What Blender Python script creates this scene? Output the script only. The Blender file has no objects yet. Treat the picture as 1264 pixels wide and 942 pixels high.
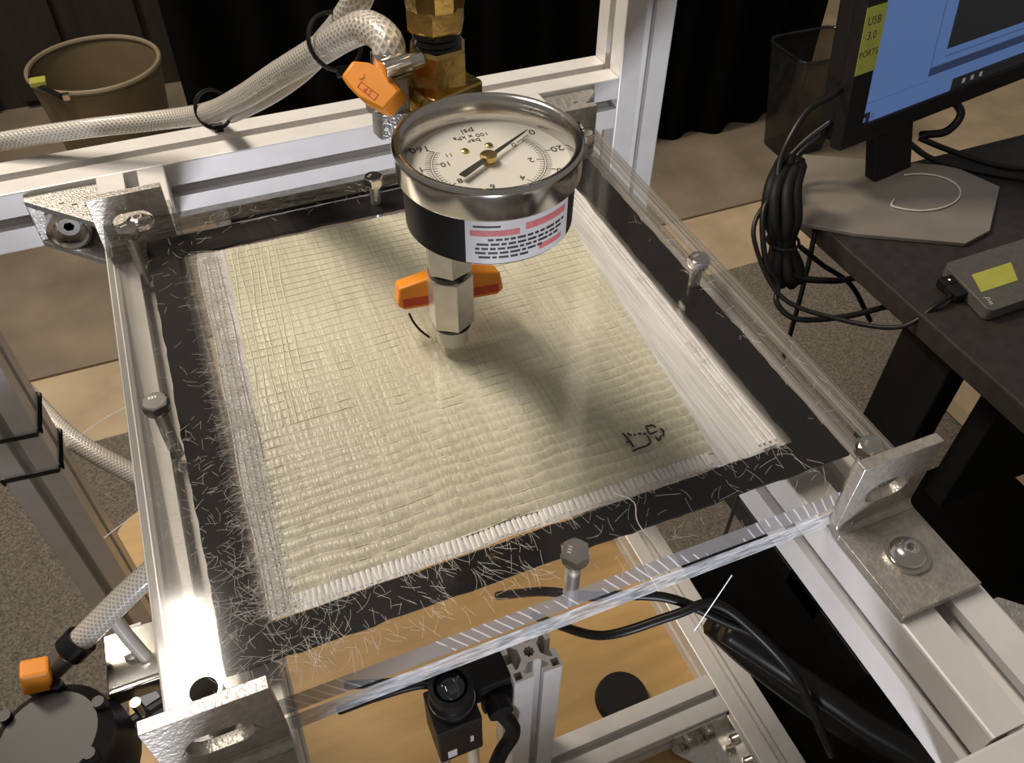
import bpy, bmesh, math, random
from mathutils import Vector, Matrix, noise
from mathutils.geometry import tessellate_polygon
random.seed(7)
PI = math.pi
SC = bpy.context.scene
COL = SC.collection

# ------------------------------------------------------------------ camera
cam_data = bpy.data.cameras.new('camera'); cam = bpy.data.objects.new('camera', cam_data); COL.objects.link(cam)
R0 = Vector((0.92406215, -0.38209713, 0.01053254))
R1 = Vector((-0.26763101, -0.66641991, -0.69588659))
R2 = Vector((0.27291536, 0.64022362, -0.71807445))
cam.matrix_world = Matrix(((R0.x, -R1.x, -R2.x, -0.08634339), (R0.y, -R1.y, -R2.y, -0.27279764), (R0.z, -R1.z, -R2.z, 0.26080594), (0, 0, 0, 1)))
cam_data.sensor_fit = 'HORIZONTAL'; cam_data.sensor_width = 36.0; cam_data.lens = 1038.67 * 36.0 / 1264
cam_data.clip_start = 0.01; cam_data.clip_end = 30
SC.camera = cam
SC.view_settings.view_transform = 'Standard'; SC.view_settings.look = 'None'
SC.view_settings.gamma = 1.0; SC.view_settings.use_curve_mapping = False
SC.view_settings.exposure = 0.0

# ------------------------------------------------------------------ world and lights
world = bpy.data.worlds.new('world'); SC.world = world; world.use_nodes = True
world.node_tree.nodes['Background'].inputs[0].default_value = (1.0, 0.93, 0.84, 1)
world.node_tree.nodes['Background'].inputs[1].default_value = 0.17

def area(name, loc, target, sx, sy, power, color):
    d = bpy.data.lights.new(name, 'AREA'); d.shape = 'RECTANGLE'; d.size = sx; d.size_y = sy
    d.energy = power; d.color = color
    o = bpy.data.objects.new(name, d); COL.objects.link(o)
    # local y (the long side) stays along world y
    z = (Vector(loc) - Vector(target)).normalized(); y = Vector((0, 1, 0)); y = (y - z * y.dot(z)).normalized() if abs(z.y) < 0.9 else Vector((0, 0, 1)); x = y.cross(z).normalized(); y = z.cross(x)
    o.matrix_world = Matrix(((x.x, y.x, z.x, loc[0]), (x.y, y.y, z.y, loc[1]), (x.z, y.z, z.z, loc[2]), (0, 0, 0, 1)))
    return o
area('ceiling_lamp', (-0.40, 0.40, 1.20), (-0.20, 0.10, 0), 0.19, 0.60, 12.4, (1.0, 0.905, 0.80))
bl = area('bench_lamp', (-0.24, -0.78, -0.36), (0.07, -0.06, -0.05), 0.16, 0.12, 1.15, (0.88, 0.91, 1.0)); bl.data.spread = math.radians(62)
area('background_fill', (-0.85, 1.45, 1.6), (0.85, 1.25, -1.0), 0.5, 0.5, 20.0, (1.0, 0.86, 0.68)).data.spread = math.radians(100)  # added fill with no known source, brightens the background floor

# ------------------------------------------------------------------ materials
MATS = {}
def nodes(name):
    m = bpy.data.materials.new(name); m.use_nodes = True; MATS[name] = m
    return m, m.node_tree.nodes, m.node_tree.links, m.node_tree.nodes['Principled BSDF']
def setp(b, **k):
    for key, v in k.items():
        n = key.replace('_', ' ')
        if n in b.inputs: b.inputs[n].default_value = v
def pm(name, col, rough=0.5, metal=0.0, noise_scale=0, var=0.15, bump=0.0, stretch=(1, 1, 1), bscale=None, **kw):
    """plain procedural material: base colour broken up by noise, optional bump"""
    m, N, L, b = nodes(name)
    c = (*col, 1)
    setp(b, Base_Color=c, Roughness=rough, Metallic=metal, **kw)
    if noise_scale or bump:
        tc = N.new('ShaderNodeTexCoord'); mp = N.new('ShaderNodeMapping'); mp.inputs['Scale'].default_value = stretch
        L.new(tc.outputs['Object'], mp.inputs['Vector'])
        nz = N.new('ShaderNodeTexNoise'); nz.inputs['Scale'].default_value = noise_scale or 50; nz.inputs['Detail'].default_value = 5
        L.new(mp.outputs[0], nz.inputs['Vector'])
        if noise_scale:
            cr = N.new('ShaderNodeValToRGB')
            cr.color_ramp.elements[0].position = 0.3; cr.color_ramp.elements[1].position = 0.72
            cr.color_ramp.elements[0].color = (*[max(0, x * (1 - var)) for x in col], 1)
            cr.color_ramp.elements[1].color = (*[min(1, x * (1 + var)) for x in col], 1)
            L.new(nz.outputs['Fac'], cr.inputs[0]); L.new(cr.outputs[0], b.inputs['Base Color'])
        if bump:
            n2 = nz
            if bscale:
                n2 = N.new('ShaderNodeTexNoise'); n2.inputs['Scale'].default_value = bscale; L.new(mp.outputs[0], n2.inputs['Vector'])
            bp = N.new('ShaderNodeBump'); bp.inputs['Strength'].default_value = bump; bp.inputs['Distance'].default_value = 0.001
            L.new(n2.outputs['Fac'], bp.inputs['Height']); L.new(bp.outputs[0], b.inputs['Normal'])
    return m
ALU = pm('anodised_aluminium', (0.72, 0.70, 0.68), 0.42, 0.2, 60, 0.05)
STEEL = pm('bracket_steel', (0.50, 0.465, 0.42), 0.38, 0.65, 330, 0.17, 0.35, bscale=700)
CHROME = pm('bright_zinc', (0.72, 0.69, 0.64), 0.16, 1.0, 200, 0.1)
BEZEL = pm('stainless_bezel', (0.66, 0.63, 0.60), 0.17, 1.0, 40, 0.06)
NICKEL = pm('nickel_plate', (0.60, 0.57, 0.54), 0.36, 0.75, 150, 0.08)
CAST = pm('cast_zinc', (0.52, 0.50, 0.47), 0.38, 0.8, 300, 0.2, 0.5, bscale=900)
BRASS = pm('brass', (0.62, 0.42, 0.14), 0.26, 1.0, 120, 0.25, 0.2, bscale=300)
BLACKP = pm('black_plastic', (0.009, 0.0085, 0.0085), 0.4, 0, 80, 0.2, Specular_IOR_Level=0.35)
BLACKM = pm('matte_black_plastic', (0.007, 0.0066, 0.0063), 0.6, 0, 80, 0.2, Specular_IOR_Level=0.25)
SEAL = pm('thread_sealant', (0.008, 0.008, 0.009), 0.12)
RUBBER = pm('black_rubber', (0.006, 0.0055, 0.005), 0.6, 0, 120, 0.3, 0.15, bscale=700, Specular_IOR_Level=0.15)
ORANGE = pm('orange_plastic', (0.86, 0.30, 0.022), 0.45, 0, 90, 0.06)
ORANGED = pm('red_slot_plastic', (0.55, 0.06, 0.02), 0.5, 0, 90, 0.06)
DIALW = pm('dial_white', (0.80, 0.77, 0.72), 0.6, 0, 30, 0.03)
INK = pm('black_ink', (0.02, 0.02, 0.02), 0.6, 0, 400, 0.3)
REDINK = pm('red_ink', (0.62, 0.17, 0.18), 0.6, 0, 400, 0.15)
PAPER = pm('label_paper', (0.62, 0.60, 0.60), 0.5, 0, 100, 0.04)
YELLOW = pm('yellow_note_paper', (0.42, 0.42, 0.07), 0.7, 0, 60, 0.05)
WOOD = pm('plywood', (0.45, 0.285, 0.105), 0.5, 0, 9, 0.14, 0.05, stretch=(1, 6, 6))
TANF = pm('tan_concrete', (0.46, 0.36, 0.24), 0.75, 0, 7, 0.22)
CONC = pm('stained_concrete', (0.21, 0.17, 0.125), 0.8, 0, 5, 0.3, 0.2, bscale=60)
MAT = pm('grey_carpet', (0.15, 0.13, 0.107), 0.95, 0, 260, 0.55, 0.6, bscale=400)
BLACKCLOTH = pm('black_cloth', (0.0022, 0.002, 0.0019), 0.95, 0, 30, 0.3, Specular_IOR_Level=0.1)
DARKPANEL = pm('dark_grey_panel', (0.030, 0.026, 0.021), 0.6, 0, 4, 0.3, stretch=(6, 6, 1))
BINB = pm('beige_bin_plastic', (0.19, 0.145, 0.085), 0.5, 0, 12, 0.12)
BINRIM = pm('bin_rim_plastic', (0.27, 0.22, 0.15), 0.5, 0, 12, 0.12)
BASEG = pm('grey_painted_metal', (0.24, 0.215, 0.185), 0.45, 0.1, 20, 0.08)
DESKB = pm('black_desk_laminate', (0.028, 0.024, 0.021), 0.5, 0, 60, 0.25)
DRIVEG = pm('dark_grey_drive_shell', (0.105, 0.098, 0.092), 0.42, 0.1, 120, 0.15)
LENSG = pm('dark_lens_glass', (0.01, 0.012, 0.02), 0.05, 0.0, 10, 0.1, Coat_Weight=1.0)
THREAD = pm('stitch_yarn', (0.88, 0.86, 0.70), 0.5, 0, 300, 0.08)
WHITEF = pm('white_glass_fibre', (0.88, 0.87, 0.88), 0.32, 0, 500, 0.08)
HAIR = pm('loose_glass_fibre', (0.86, 0.83, 0.78), 0.3, 0, 300, 0.1)
TUBEW = pm('milky_tube_plastic', (0.62, 0.58, 0.52), 0.3, 0, 80, 0.08)
GREYPIPE = pm('grey_pump_metal', (0.22, 0.21, 0.21), 0.35, 0.6, 60, 0.15)
LETTER = pm('pale_grey_print', (0.5, 0.48, 0.45), 0.5, 0, 200, 0.05)

def glassy(name, tint, rough=0.02, f0=0.04, haze=0.0):
    m, N, L, b = nodes(name); N.remove(b); out = N['Material Output']
    tr = N.new('ShaderNodeBsdfTransparent'); tr.inputs[0].default_value = (*tint, 1)
    gl = N.new('ShaderNodeBsdfGlossy'); gl.inputs['Roughness'].default_value = rough
    lw = N.new('ShaderNodeLayerWeight'); lw.inputs[0].default_value = 0.5
    p = N.new('ShaderNodeMath'); p.operation = 'POWER'; p.inputs[1].default_value = 5.0
    q = N.new('ShaderNodeMath'); q.operation = 'MULTIPLY_ADD'; q.inputs[1].default_value = 1 - f0; q.inputs[2].default_value = f0
    L.new(lw.outputs['Facing'], p.inputs[0]); L.new(p.outputs[0], q.inputs[0])
    mx = N.new('ShaderNodeMixShader'); L.new(q.outputs[0], mx.inputs[0]); L.new(gl.outputs[0], mx.inputs[2])
    src = tr
    if haze:
        df = N.new('ShaderNodeBsdfDiffuse'); df.inputs[0].default_value = (0.75, 0.74, 0.72, 1)
        tc = N.new('ShaderNodeTexCoord'); nz = N.new('ShaderNodeTexNoise'); nz.inputs['Scale'].default_value = 40; nz.inputs['Detail'].default_value = 6
        L.new(tc.outputs['Object'], nz.inputs['Vector'])
        mu = N.new('ShaderNodeMath'); mu.operation = 'MULTIPLY'; mu.inputs[1].default_value = haze * 2; L.new(nz.outputs['Fac'], mu.inputs[0])
        m2 = N.new('ShaderNodeMixShader'); L.new(mu.outputs[0], m2.inputs[0]); L.new(tr.outputs[0], m2.inputs[1]); L.new(df.outputs[0], m2.inputs[2]); src = m2
    L.new(src.outputs[0], mx.inputs[1]); L.new(mx.outputs[0], out.inputs['Surface'])
    return m
ACRYL = glassy('clear_acrylic', (0.975, 0.97, 0.96), 0.085, 0.032, 0.002)
LENS = glassy('gauge_window', (0.98, 0.98, 0.97), 0.02, 0.035)
SMOKE = glassy('smoky_bin_plastic', (0.30, 0.28, 0.25), 0.15, 0.05, 0.02)
FILM = glassy('clear_sealing_film', (0.97, 0.97, 0.97), 0.12, 0.10, 0.05)
ACYL = glassy('clear_tube', (0.9, 0.9, 0.88), 0.05, 0.08, 0.15)

def edge_mat(name, base, lines):
    """sawn acrylic edge: half clear, half ground grey, with blade marks"""
    m, N, L, b = nodes(name); out = N['Material Output']
    setp(b, Roughness=0.35)
    tc = N.new('ShaderNodeTexCoord'); mp = N.new('ShaderNodeMapping')
    L.new(tc.outputs['Object'], mp.inputs['Vector'])
    cr = N.new('ShaderNodeValToRGB')
    if lines:
        mp.inputs['Rotation'].default_value = (0, math.radians(32), math.radians(-45))
        wv = N.new('ShaderNodeTexWave'); wv.inputs['Scale'].default_value = 125; wv.inputs['Distortion'].default_value = 0.9
        wv.inputs['Detail'].default_value = 0; wv.inputs['Detail Scale'].default_value = 0.5
        L.new(mp.outputs[0], wv.inputs['Vector'])
        nz = N.new('ShaderNodeTexNoise'); nz.inputs['Scale'].default_value = 26; L.new(tc.outputs['Object'], nz.inputs['Vector'])
        ma = N.new('ShaderNodeMapRange'); ma.inputs['From Min'].default_value = 0.30; ma.inputs['From Max'].default_value = 0.50; L.new(nz.outputs['Fac'], ma.inputs['Value'])
        mu = N.new('ShaderNodeMath'); mu.operation = 'MULTIPLY'; L.new(wv.outputs['Fac'], mu.inputs[0]); L.new(ma.outputs[0], mu.inputs[1])
        L.new(mu.outputs[0], cr.inputs[0])
        cr.color_ramp.elements[0].position = 0.90; cr.color_ramp.elements[1].position = 0.97
        cr.color_ramp.elements[0].color = (*base, 1); cr.color_ramp.elements[1].color = (0.62, 0.60, 0.60, 1)
    else:
        mp.inputs['Scale'].default_value = (40, 1, 260)
        nz = N.new('ShaderNodeTexNoise'); nz.inputs['Scale'].default_value = 2.2; nz.inputs['Detail'].default_value = 8; nz.inputs['Distortion'].default_value = 1.0
        L.new(mp.outputs[0], nz.inputs['Vector']); L.new(nz.outputs['Fac'], cr.inputs[0])
        cr.color_ramp.elements[0].position = 0.34; cr.color_ramp.elements[1].position = 0.66
        cr.color_ramp.elements[0].color = (*[x * 0.45 for x in base], 1); cr.color_ramp.elements[1].color = (*[min(1, x * 1.7) for x in base], 1)
        bp = N.new('ShaderNodeBump'); bp.inputs['Strength'].default_value = 0.6; bp.inputs['Distance'].default_value = 0.001
        L.new(nz.outputs['Fac'], bp.inputs['Height']); L.new(bp.outputs[0], b.inputs['Normal'])
    L.new(cr.outputs[0], b.inputs['Base Color'])
    tr = N.new('ShaderNodeBsdfTransparent'); mx = N.new('ShaderNodeMixShader'); mx.inputs[0].default_value = 0.72
    L.new(tr.outputs[0], mx.inputs[1]); L.new(b.outputs[0], mx.inputs[2]); L.new(mx.outputs[0], out.inputs['Surface'])
    return m
EDGE_SAW = edge_mat('sawn_acrylic_edge', (0.20, 0.19, 0.19), True)
EDGE_ROUGH = edge_mat('rough_acrylic_edge', (0.40, 0.40, 0.41), False)

EDGE_RAIL_TINT = edge_mat('rail_reflection_edge', (0.36, 0.34, 0.315), False)  # grey-beige colour stands in for the rail reflected inside the side edges

def hose_mat():
    m, N, L, b = nodes('braided_clear_hose')
    setp(b, Roughness=0.28, Coat_Weight=0.5, Coat_Roughness=0.15)
    uv = N.new('ShaderNodeUVMap')
    cr = N.new('ShaderNodeValToRGB')
    fs = []
    for sgn in (1, -1):
        mp = N.new('ShaderNodeMapping'); mp.inputs['Rotation'].default_value = (0, 0, sgn * 0.72); L.new(uv.outputs[0], mp.inputs['Vector'])
        w = N.new('ShaderNodeTexWave'); w.inputs['Scale'].default_value = 1.15; w.inputs['Distortion'].default_value = 0; L.new(mp.outputs[0], w.inputs['Vector']); fs.append(w)
    mx = N.new('ShaderNodeMath'); mx.operation = 'MAXIMUM'; L.new(fs[0].outputs['Fac'], mx.inputs[0]); L.new(fs[1].outputs['Fac'], mx.inputs[1])
    L.new(mx.outputs[0], cr.inputs[0])
    cr.color_ramp.elements[0].position = 0.55; cr.color_ramp.elements[1].position = 0.92
    cr.color_ramp.elements[0].color = (0.40, 0.365, 0.315, 1); cr.color_ramp.elements[1].color = (0.66, 0.62, 0.56, 1)
    L.new(cr.outputs[0], b.inputs['Base Color'])
    bp = N.new('ShaderNodeBump'); bp.inputs['Strength'].default_value = 0.5; bp.inputs['Distance'].default_value = 0.0006
    L.new(mx.outputs[0], bp.inputs['Height']); L.new(bp.outputs[0], b.inputs['Normal'])
    return m
HOSE = hose_mat()

def fabric_mat(name, c0, c1, rough, streak=900):
    m, N, L, b = nodes(name)
    setp(b, Roughness=rough, Specular_IOR_Level=0.6)
    tc = N.new('ShaderNodeTexCoord'); mp = N.new('ShaderNodeMapping'); mp.inputs['Scale'].default_value = (1, 0.035, 1)
    L.new(tc.outputs['Object'], mp.inputs['Vector'])
    nz = N.new('ShaderNodeTexNoise'); nz.inputs['Scale'].default_value = streak; nz.inputs['Detail'].default_value = 4; L.new(mp.outputs[0], nz.inputs['Vector'])
    n2 = N.new('ShaderNodeTexNoise'); n2.inputs['Scale'].default_value = 14; L.new(tc.outputs['Object'], n2.inputs['Vector'])
    ad = N.new('ShaderNodeMath'); ad.operation = 'MULTIPLY_ADD'; ad.inputs[1].default_value = 0.6; L.new(nz.outputs['Fac'], ad.inputs[0])
    m2 = N.new('ShaderNodeMath'); m2.operation = 'MULTIPLY'; m2.inputs[1].default_value = 0.4; L.new(n2.outputs['Fac'], m2.inputs[0]); L.new(m2.outputs[0], ad.inputs[2])
    cr = N.new('ShaderNodeValToRGB'); cr.color_ramp.elements[0].position = 0.36; cr.color_ramp.elements[1].position = 0.64
    cr.color_ramp.elements[0].color = (*c0, 1); cr.color_ramp.elements[1].color = (*c1, 1)
    L.new(ad.outputs[0], cr.inputs[0]); L.new(cr.outputs[0], b.inputs['Base Color'])
    bp = N.new('ShaderNodeBump'); bp.inputs['Strength'].default_value = 0.55; bp.inputs['Distance'].default_value = 0.0006
    L.new(nz.outputs['Fac'], bp.inputs['Height']); L.new(bp.outputs[0], b.inputs['Normal'])
    return m
FABY = fabric_mat('yellow_glass_fabric', (0.55, 0.53, 0.405), (0.80, 0.78, 0.645), 0.25)
FABW = fabric_mat('white_glass_fabric', (0.55, 0.55, 0.56), (0.84, 0.84, 0.86), 0.25)

def emit(name, col, s):
    m, N, L, b = nodes(name)
    setp(b, Base_Color=(0.02, 0.02, 0.02, 1), Roughness=0.4, Emission_Color=(*col, 1), Emission_Strength=s)
    return m
SCR = emit('lit_screen_blue', (0.062, 0.115, 0.26), 1.0)
SCR2 = emit('lit_screen_mid_blue', (0.040, 0.072, 0.16), 1.0)
SCR3 = emit('lit_screen_navy', (0.016, 0.026, 0.065), 1.0)
SCRK = emit('lit_screen_dark', (0.006, 0.006, 0.007), 1.0)
SCRI = emit('lit_screen_icon', (0.16, 0.16, 0.16), 1.0)
LED = emit('white_status_led', (1, 1, 1), 3.0)

# ------------------------------------------------------------------ mesh builder
class MB:
    def __init__(s): s.v = []; s.f = []; s.uv = {}; s.mi = {}; s.cur = 0
    def add(s, vs, fs, uvs=None):
        o = len(s.v); s.v += [Vector(p) for p in vs]
        for i, f in enumerate(fs):
            k = len(s.f); s.f.append([o + j for j in f])
            if uvs: s.uv[k] = uvs[i]
            if s.cur: s.mi[k] = s.cur
        return s
    def box(s, x0, x1, y0, y1, z0, z1):
        return s.add([(x0, y0, z0), (x1, y0, z0), (x1, y1, z0), (x0, y1, z0), (x0, y0, z1), (x1, y0, z1), (x1, y1, z1), (x0, y1, z1)],
                     [(3, 2, 1, 0), (4, 5, 6, 7), (0, 1, 5, 4), (1, 2, 6, 5), (2, 3, 7, 6), (3, 0, 4, 7)])
    def prism(s, loops, fn, a, b):
        """extrude 2-D loops (first is outer, rest are holes) from a to b; fn(u, v, t) maps to 3-D"""
        flat = [p for lp in loops for p in lp]; n = len(flat)
        vs = [fn(u, v, a) for u, v in flat] + [fn(u, v, b) for u, v in flat]
        fs = []; o = 0
        for lp in loops:
            m = len(lp)
            for i in range(m):
                j = (i + 1) % m; fs.append((o + i, o + j, n + o + j, n + o + i))
            o += m
        tri = tessellate_polygon([[Vector((u, v, 0)) for u, v in lp] for lp in loops])
        for t in tri: fs.append((t[2], t[1], t[0])); fs.append((n + t[0], n + t[1], n + t[2]))
        return s.add(vs, fs)
    def lathe(s, prof, n=32, M=None, close=False, a0=0.0, a1=2 * PI, phase=0.0):
        M = M or Matrix.Identity(4); full = abs(a1 - a0 - 2 * PI) < 1e-6
        m = n if full else n + 1; vs = []
        for i in range(m):
            t = a0 + (a1 - a0) * i / n + phase
            for r, z in prof: vs.append(M @ Vector((r * math.cos(t), r * math.sin(t), z)))
        k = len(prof); fs = []
        for i in range(n):
            j = (i + 1) % m
            for q in range(k - 1 + (1 if close else 0)):
                q2 = (q + 1) % k
                fs.append((i * k + q, j * k + q, j * k + q2, i * k + q2))
        if full and not close:
            if prof[0][0] > 1e-7: fs.append(tuple(i * k for i in range(m))[::-1])
            if prof[-1][0] > 1e-7: fs.append(tuple(i * k + k - 1 for i in range(m)))
        return s.add(vs, fs)
    def tube(s, path, r, n=10, uvscale=1.0, cap=True, radii=None):
        P = [Vector(p) for p in path]; k = len(P)
        T = [((P[min(i + 1, k - 1)] - P[max(i - 1, 0)]).normalized()) for i in range(k)]
        up = Vector((0, 0, 1)) if abs(T[0].z) < 0.9 else Vector((1, 0, 0))
        nrm = T[0].cross(up).normalized(); vs = []; ln = [0.0]
        for i in range(k):
            if i: ln.append(ln[-1] + (P[i] - P[i - 1]).length)
            nrm = (nrm - T[i] * nrm.dot(T[i])).normalized(); bi = T[i].cross(nrm); rr = radii[i] if radii else r
            for j in range(n):
                a = 2 * PI * j / n; vs.append(P[i] + (nrm * math.cos(a) + bi * math.sin(a)) * rr)
        fs = []; uvs = []
        for i in range(k - 1):
            for j in range(n):
                j2 = (j + 1) % n; fs.append((i * n + j, i * n + j2, (i + 1) * n + j2, (i + 1) * n + j))
                u0, u1 = ln[i] * uvscale, ln[i + 1] * uvscale; v0, v1 = j / n * 5, (j + 1) / n * 5
                uvs.append(((u0, v0), (u0, v1), (u1, v1), (u1, v0)))
        if cap:
            fs += [tuple(range(n))[::-1], tuple((k - 1) * n + j for j in range(n))]
            uvs += [tuple((0, 0) for _ in range(n))] * 2
        return s.add(vs, fs, uvs)
    def xf(s, M):
        s.v = [M @ p for p in s.v]; return s
    def build(s, name, mat, parent=None, smooth=35, bevel=0, recalc=True):
        off = Vector((0, 0, 0)); q = parent
        while q is not None: off += q.location; q = q.parent
        me = bpy.data.meshes.new(name)
        me.from_pydata([tuple(p - off) for p in s.v], [], s.f)
        if s.uv:
            ul = me.uv_layers.new(name='UVMap')
            for k, poly in enumerate(me.polygons):
                if k in s.uv:
                    for li, c in zip(poly.loop_indices, s.uv[k]): ul.data[li].uv = c
        for mm in (mat if isinstance(mat, (list, tuple)) else [mat]): me.materials.append(mm)
        for k, i in s.mi.items(): me.polygons[k].material_index = i
        if recalc:
            bm = bmesh.new(); bm.from_mesh(me); bmesh.ops.recalc_face_normals(bm, faces=bm.faces); bm.to_mesh(me); bm.free()
        if smooth:
            me.shade_smooth(); me.set_sharp_from_angle(angle=math.radians(smooth))
        o = bpy.data.objects.new(name, me); COL.objects.link(o)
        if parent: o.parent = parent
        if bevel:
            b = o.modifiers.new('bevel', 'BEVEL'); b.width = bevel; b.segments = 2; b.limit_method = 'ANGLE'; b.angle_limit = math.radians(40)
            b.harden_normals = False
        return o
def tag(o, label=None, cat=None, group=None, kind=None):
    if label: o['label'] = label
    if cat: o['category'] = cat
    if group: o['group'] = group
    if kind: o['kind'] = kind
    return o
def thing(name, label, cat, loc=(0, 0, 0), group=None):
    o = bpy.data.objects.new(name, None); COL.objects.link(o); o.location = loc; o.empty_display_size = 0.01
    return tag(o, label, cat, group)
def copy_tree(o, loc, label, parent=None):
    c = o.copy(); COL.objects.link(c); c.parent = parent
    if parent is None: c.location = loc; c['label'] = label
    for ch in list(o.children): copy_tree(ch, None, None, c)
    return c
def smooth_path(pts, n=12):
    """Catmull-Rom through the points"""
    P = [Vector(p) for p in pts]; P = [P[0] * 2 - P[1]] + P + [P[-1] * 2 - P[-2]]; out = []
    for i in range(1, len(P) - 2):
        a, b, c, d = P[i - 1:i + 3]
        for k in range(n):
            t = k / n; out.append(0.5 * ((2 * b) + (c - a) * t + (2 * a - 5 * b + 4 * c - d) * t * t + (3 * b - a - 3 * c + d) * t ** 3))
    out.append(P[-2]); return out
def frame(origin, z, x=None):
    z = Vector(z).normalized(); x = Vector(x) if x else (Vector((1, 0, 0)) if abs(z.x) < 0.9 else Vector((0, 1, 0)))
    x = (x - z * x.dot(z)).normalized(); y = z.cross(x)
    return Matrix(((x.x, y.x, z.x, origin[0]), (x.y, y.y, z.y, origin[1]), (x.z, y.z, z.z, origin[2]), (0, 0, 0, 1)))
def circ(r, n=24, cx=0, cy=0, ph=0.0): return [(cx + r * math.cos(2 * PI * i / n + ph), cy + r * math.sin(2 * PI * i / n + ph)) for i in range(n)]
def text_part(name, body, size, M, mat, parent, align='CENTER'):
    cu = bpy.data.curves.new(name, 'FONT'); cu.body = body; cu.size = size; cu.align_x = align; cu.align_y = 'CENTER'; cu.extrude = 0.00003; cu.resolution_u = 2
    t = bpy.data.objects.new(name, cu); COL.objects.link(t); bpy.context.view_layer.update()
    me = bpy.data.meshes.new_from_object(t.evaluated_get(bpy.context.evaluated_depsgraph_get()))
    bpy.data.objects.remove(t); bpy.data.curves.remove(cu)
    off = Vector((0, 0, 0)); q = parent
    while q is not None: off += q.location; q = q.parent
    me.transform(Matrix.Translation(-off) @ M); me.materials.clear(); me.materials.append(mat); me.name = name
    o = bpy.data.objects.new(name, me); COL.objects.link(o); o.parent = parent
    return o

# ------------------------------------------------------------------ room shell
FZ = -1.0
tag(MB().box(-3.0, 4.0, -2.5, 4.0, FZ - 0.05, FZ).build('floor', TANF, smooth=0), kind='structure')
tag(MB().box(-3.0, 4.0, 3.2, 3.3, FZ, 2.2).build('wall_back', DARKPANEL, smooth=0), kind='structure')
mat1 = MB().box(-2.2, 3.2, -1.6, 0.998, FZ, FZ + 0.006).build('carpet_mat', MAT, smooth=0)
tag(mat1, 'grey speckled carpet on the floor under the test frame', 'carpet')
m2 = MB().box(-2.6, 1.75, 1.22, 3.1, FZ, FZ + 0.006).build('floor_sheet', CONC, smooth=0)
tag(m2, 'brown stained floor sheet behind the tan floor strip', 'floor sheet')
# black curtain with folds
mb = MB(); n = 150; vs = []
for i in range(n + 1):
    x = -0.078 + (1.62 + 0.078) * i / n
    y = 1.58 + 0.018 * math.sin(x * 46) + 0.01 * math.sin(x * 17 + 1)
    vs += [(x, y, FZ + 0.006), (x, y, 0.1), (x, y + 0.004, 0.1), (x, y + 0.004, FZ + 0.006)]
fs = []
for i in range(n):
    for q in range(4): fs.append((i * 4 + q, (i + 1) * 4 + q, (i + 1) * 4 + (q + 1) % 4, i * 4 + (q + 1) % 4))
fs += [(0, 1, 2, 3), (n * 4 + 3, n * 4 + 2, n * 4 + 1, n * 4)]
tag(mb.add(vs, fs).build('black_curtain', BLACKCLOTH), 'black folded curtain hanging behind the frame down to the floor', 'curtain')
# dark cabinet panels behind the bin
cab = thing('dark_cabinet', 'dark grey panelled cabinet behind the beige bin', 'cabinet', (-0.9, 2.5, FZ + 0.006))
MB().box(-2.2, 0.2, 2.45, 2.9, FZ + 0.006, 1.2).build('cabinet_body', DARKPANEL, cab, 0)
for i, x in enumerate((-1.9, -1.5, -1.1, -0.75, -0.52, -0.30, -0.06)):
    MB().box(x, x + 0.16, 2.425, 2.45, FZ + 0.03, 1.2).build('cabinet_panel', DARKPANEL, cab, 0, 0.004)

# ------------------------------------------------------------------ waste bins
b = thing('waste_bin', 'round beige waste bin with a rolled rim behind the hose', 'bin', (-0.262, 1.96, FZ + 0.006))
M = Matrix.Translation((-0.262, 1.96, 0))
MB().lathe([(0.12, FZ + 0.008), (0.155, -0.69), (0.152, -0.69), (0.117, FZ + 0.014), (0.0, FZ + 0.014)], 48, M).build('bin_shell', BINB, b)
MB().lathe([(0.153 + 0.006 * math.cos(t), -0.69 + 0.007 * math.sin(t)) for t in [2 * PI * i / 8 for i in range(8)]], 48, M, close=True).build('bin_rim', BINRIM, b)
cl = thing('binder_clip', 'black binder clip with a yellow tab on the beige bin rim', 'clip', (-0.375, 1.85, -0.69))
MB().tube([(-0.40, 1.90, -0.672), (-0.375, 1.84, -0.675), (-0.34, 1.80, -0.685)], 0.007, 6).build('clip_body', BLACKP, cl)
MB().box(-0.40, -0.365, 1.84, 1.87, -0.672, -0.660).build('yellow_tab', YELLOW, cl, 0, 0.002)
MB().box(-0.338, -0.322, 1.785, 1.80, -0.69, -0.675).build('clip_end', CHROME, cl, 0, 0.002)
b = thing('waste_bin', 'translucent smoky waste bin standing by the black curtain', 'bin', (1.50, 1.44, FZ + 0.006))
def rrect(hx, hy, r, n=5):
    out = []
    for cx, cy, a in ((hx - r, hy - r, 0), (-hx + r, hy - r, PI / 2), (-hx + r, -hy + r, PI), (hx - r, -hy + r, 1.5 * PI)):
        for i in range(n + 1): t = a + PI / 2 * i / n; out.append((cx + r * math.cos(t), cy + r * math.sin(t)))
    return out
mb = MB(); lo = rrect(0.075, 0.055, 0.03); hi = rrect(0.11, 0.085, 0.035); k = len(lo)
vs = [(1.50 + x, 1.42 + y, FZ + 0.008) for x, y in lo] + [(1.50 + x, 1.42 + y, -0.70) for x, y in hi]
mb.add(vs, [(i, (i + 1) % k, k + (i + 1) % k, k + i) for i in range(k)] + [tuple(range(k))[::-1]]).build('bin_shell', SMOKE, b, recalc=False)
MB().tube([(1.50 + x, 1.42 + y, -0.70) for x, y in hi + hi[:1]], 0.004, 6).build('bin_rim', SMOKE, b)

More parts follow.
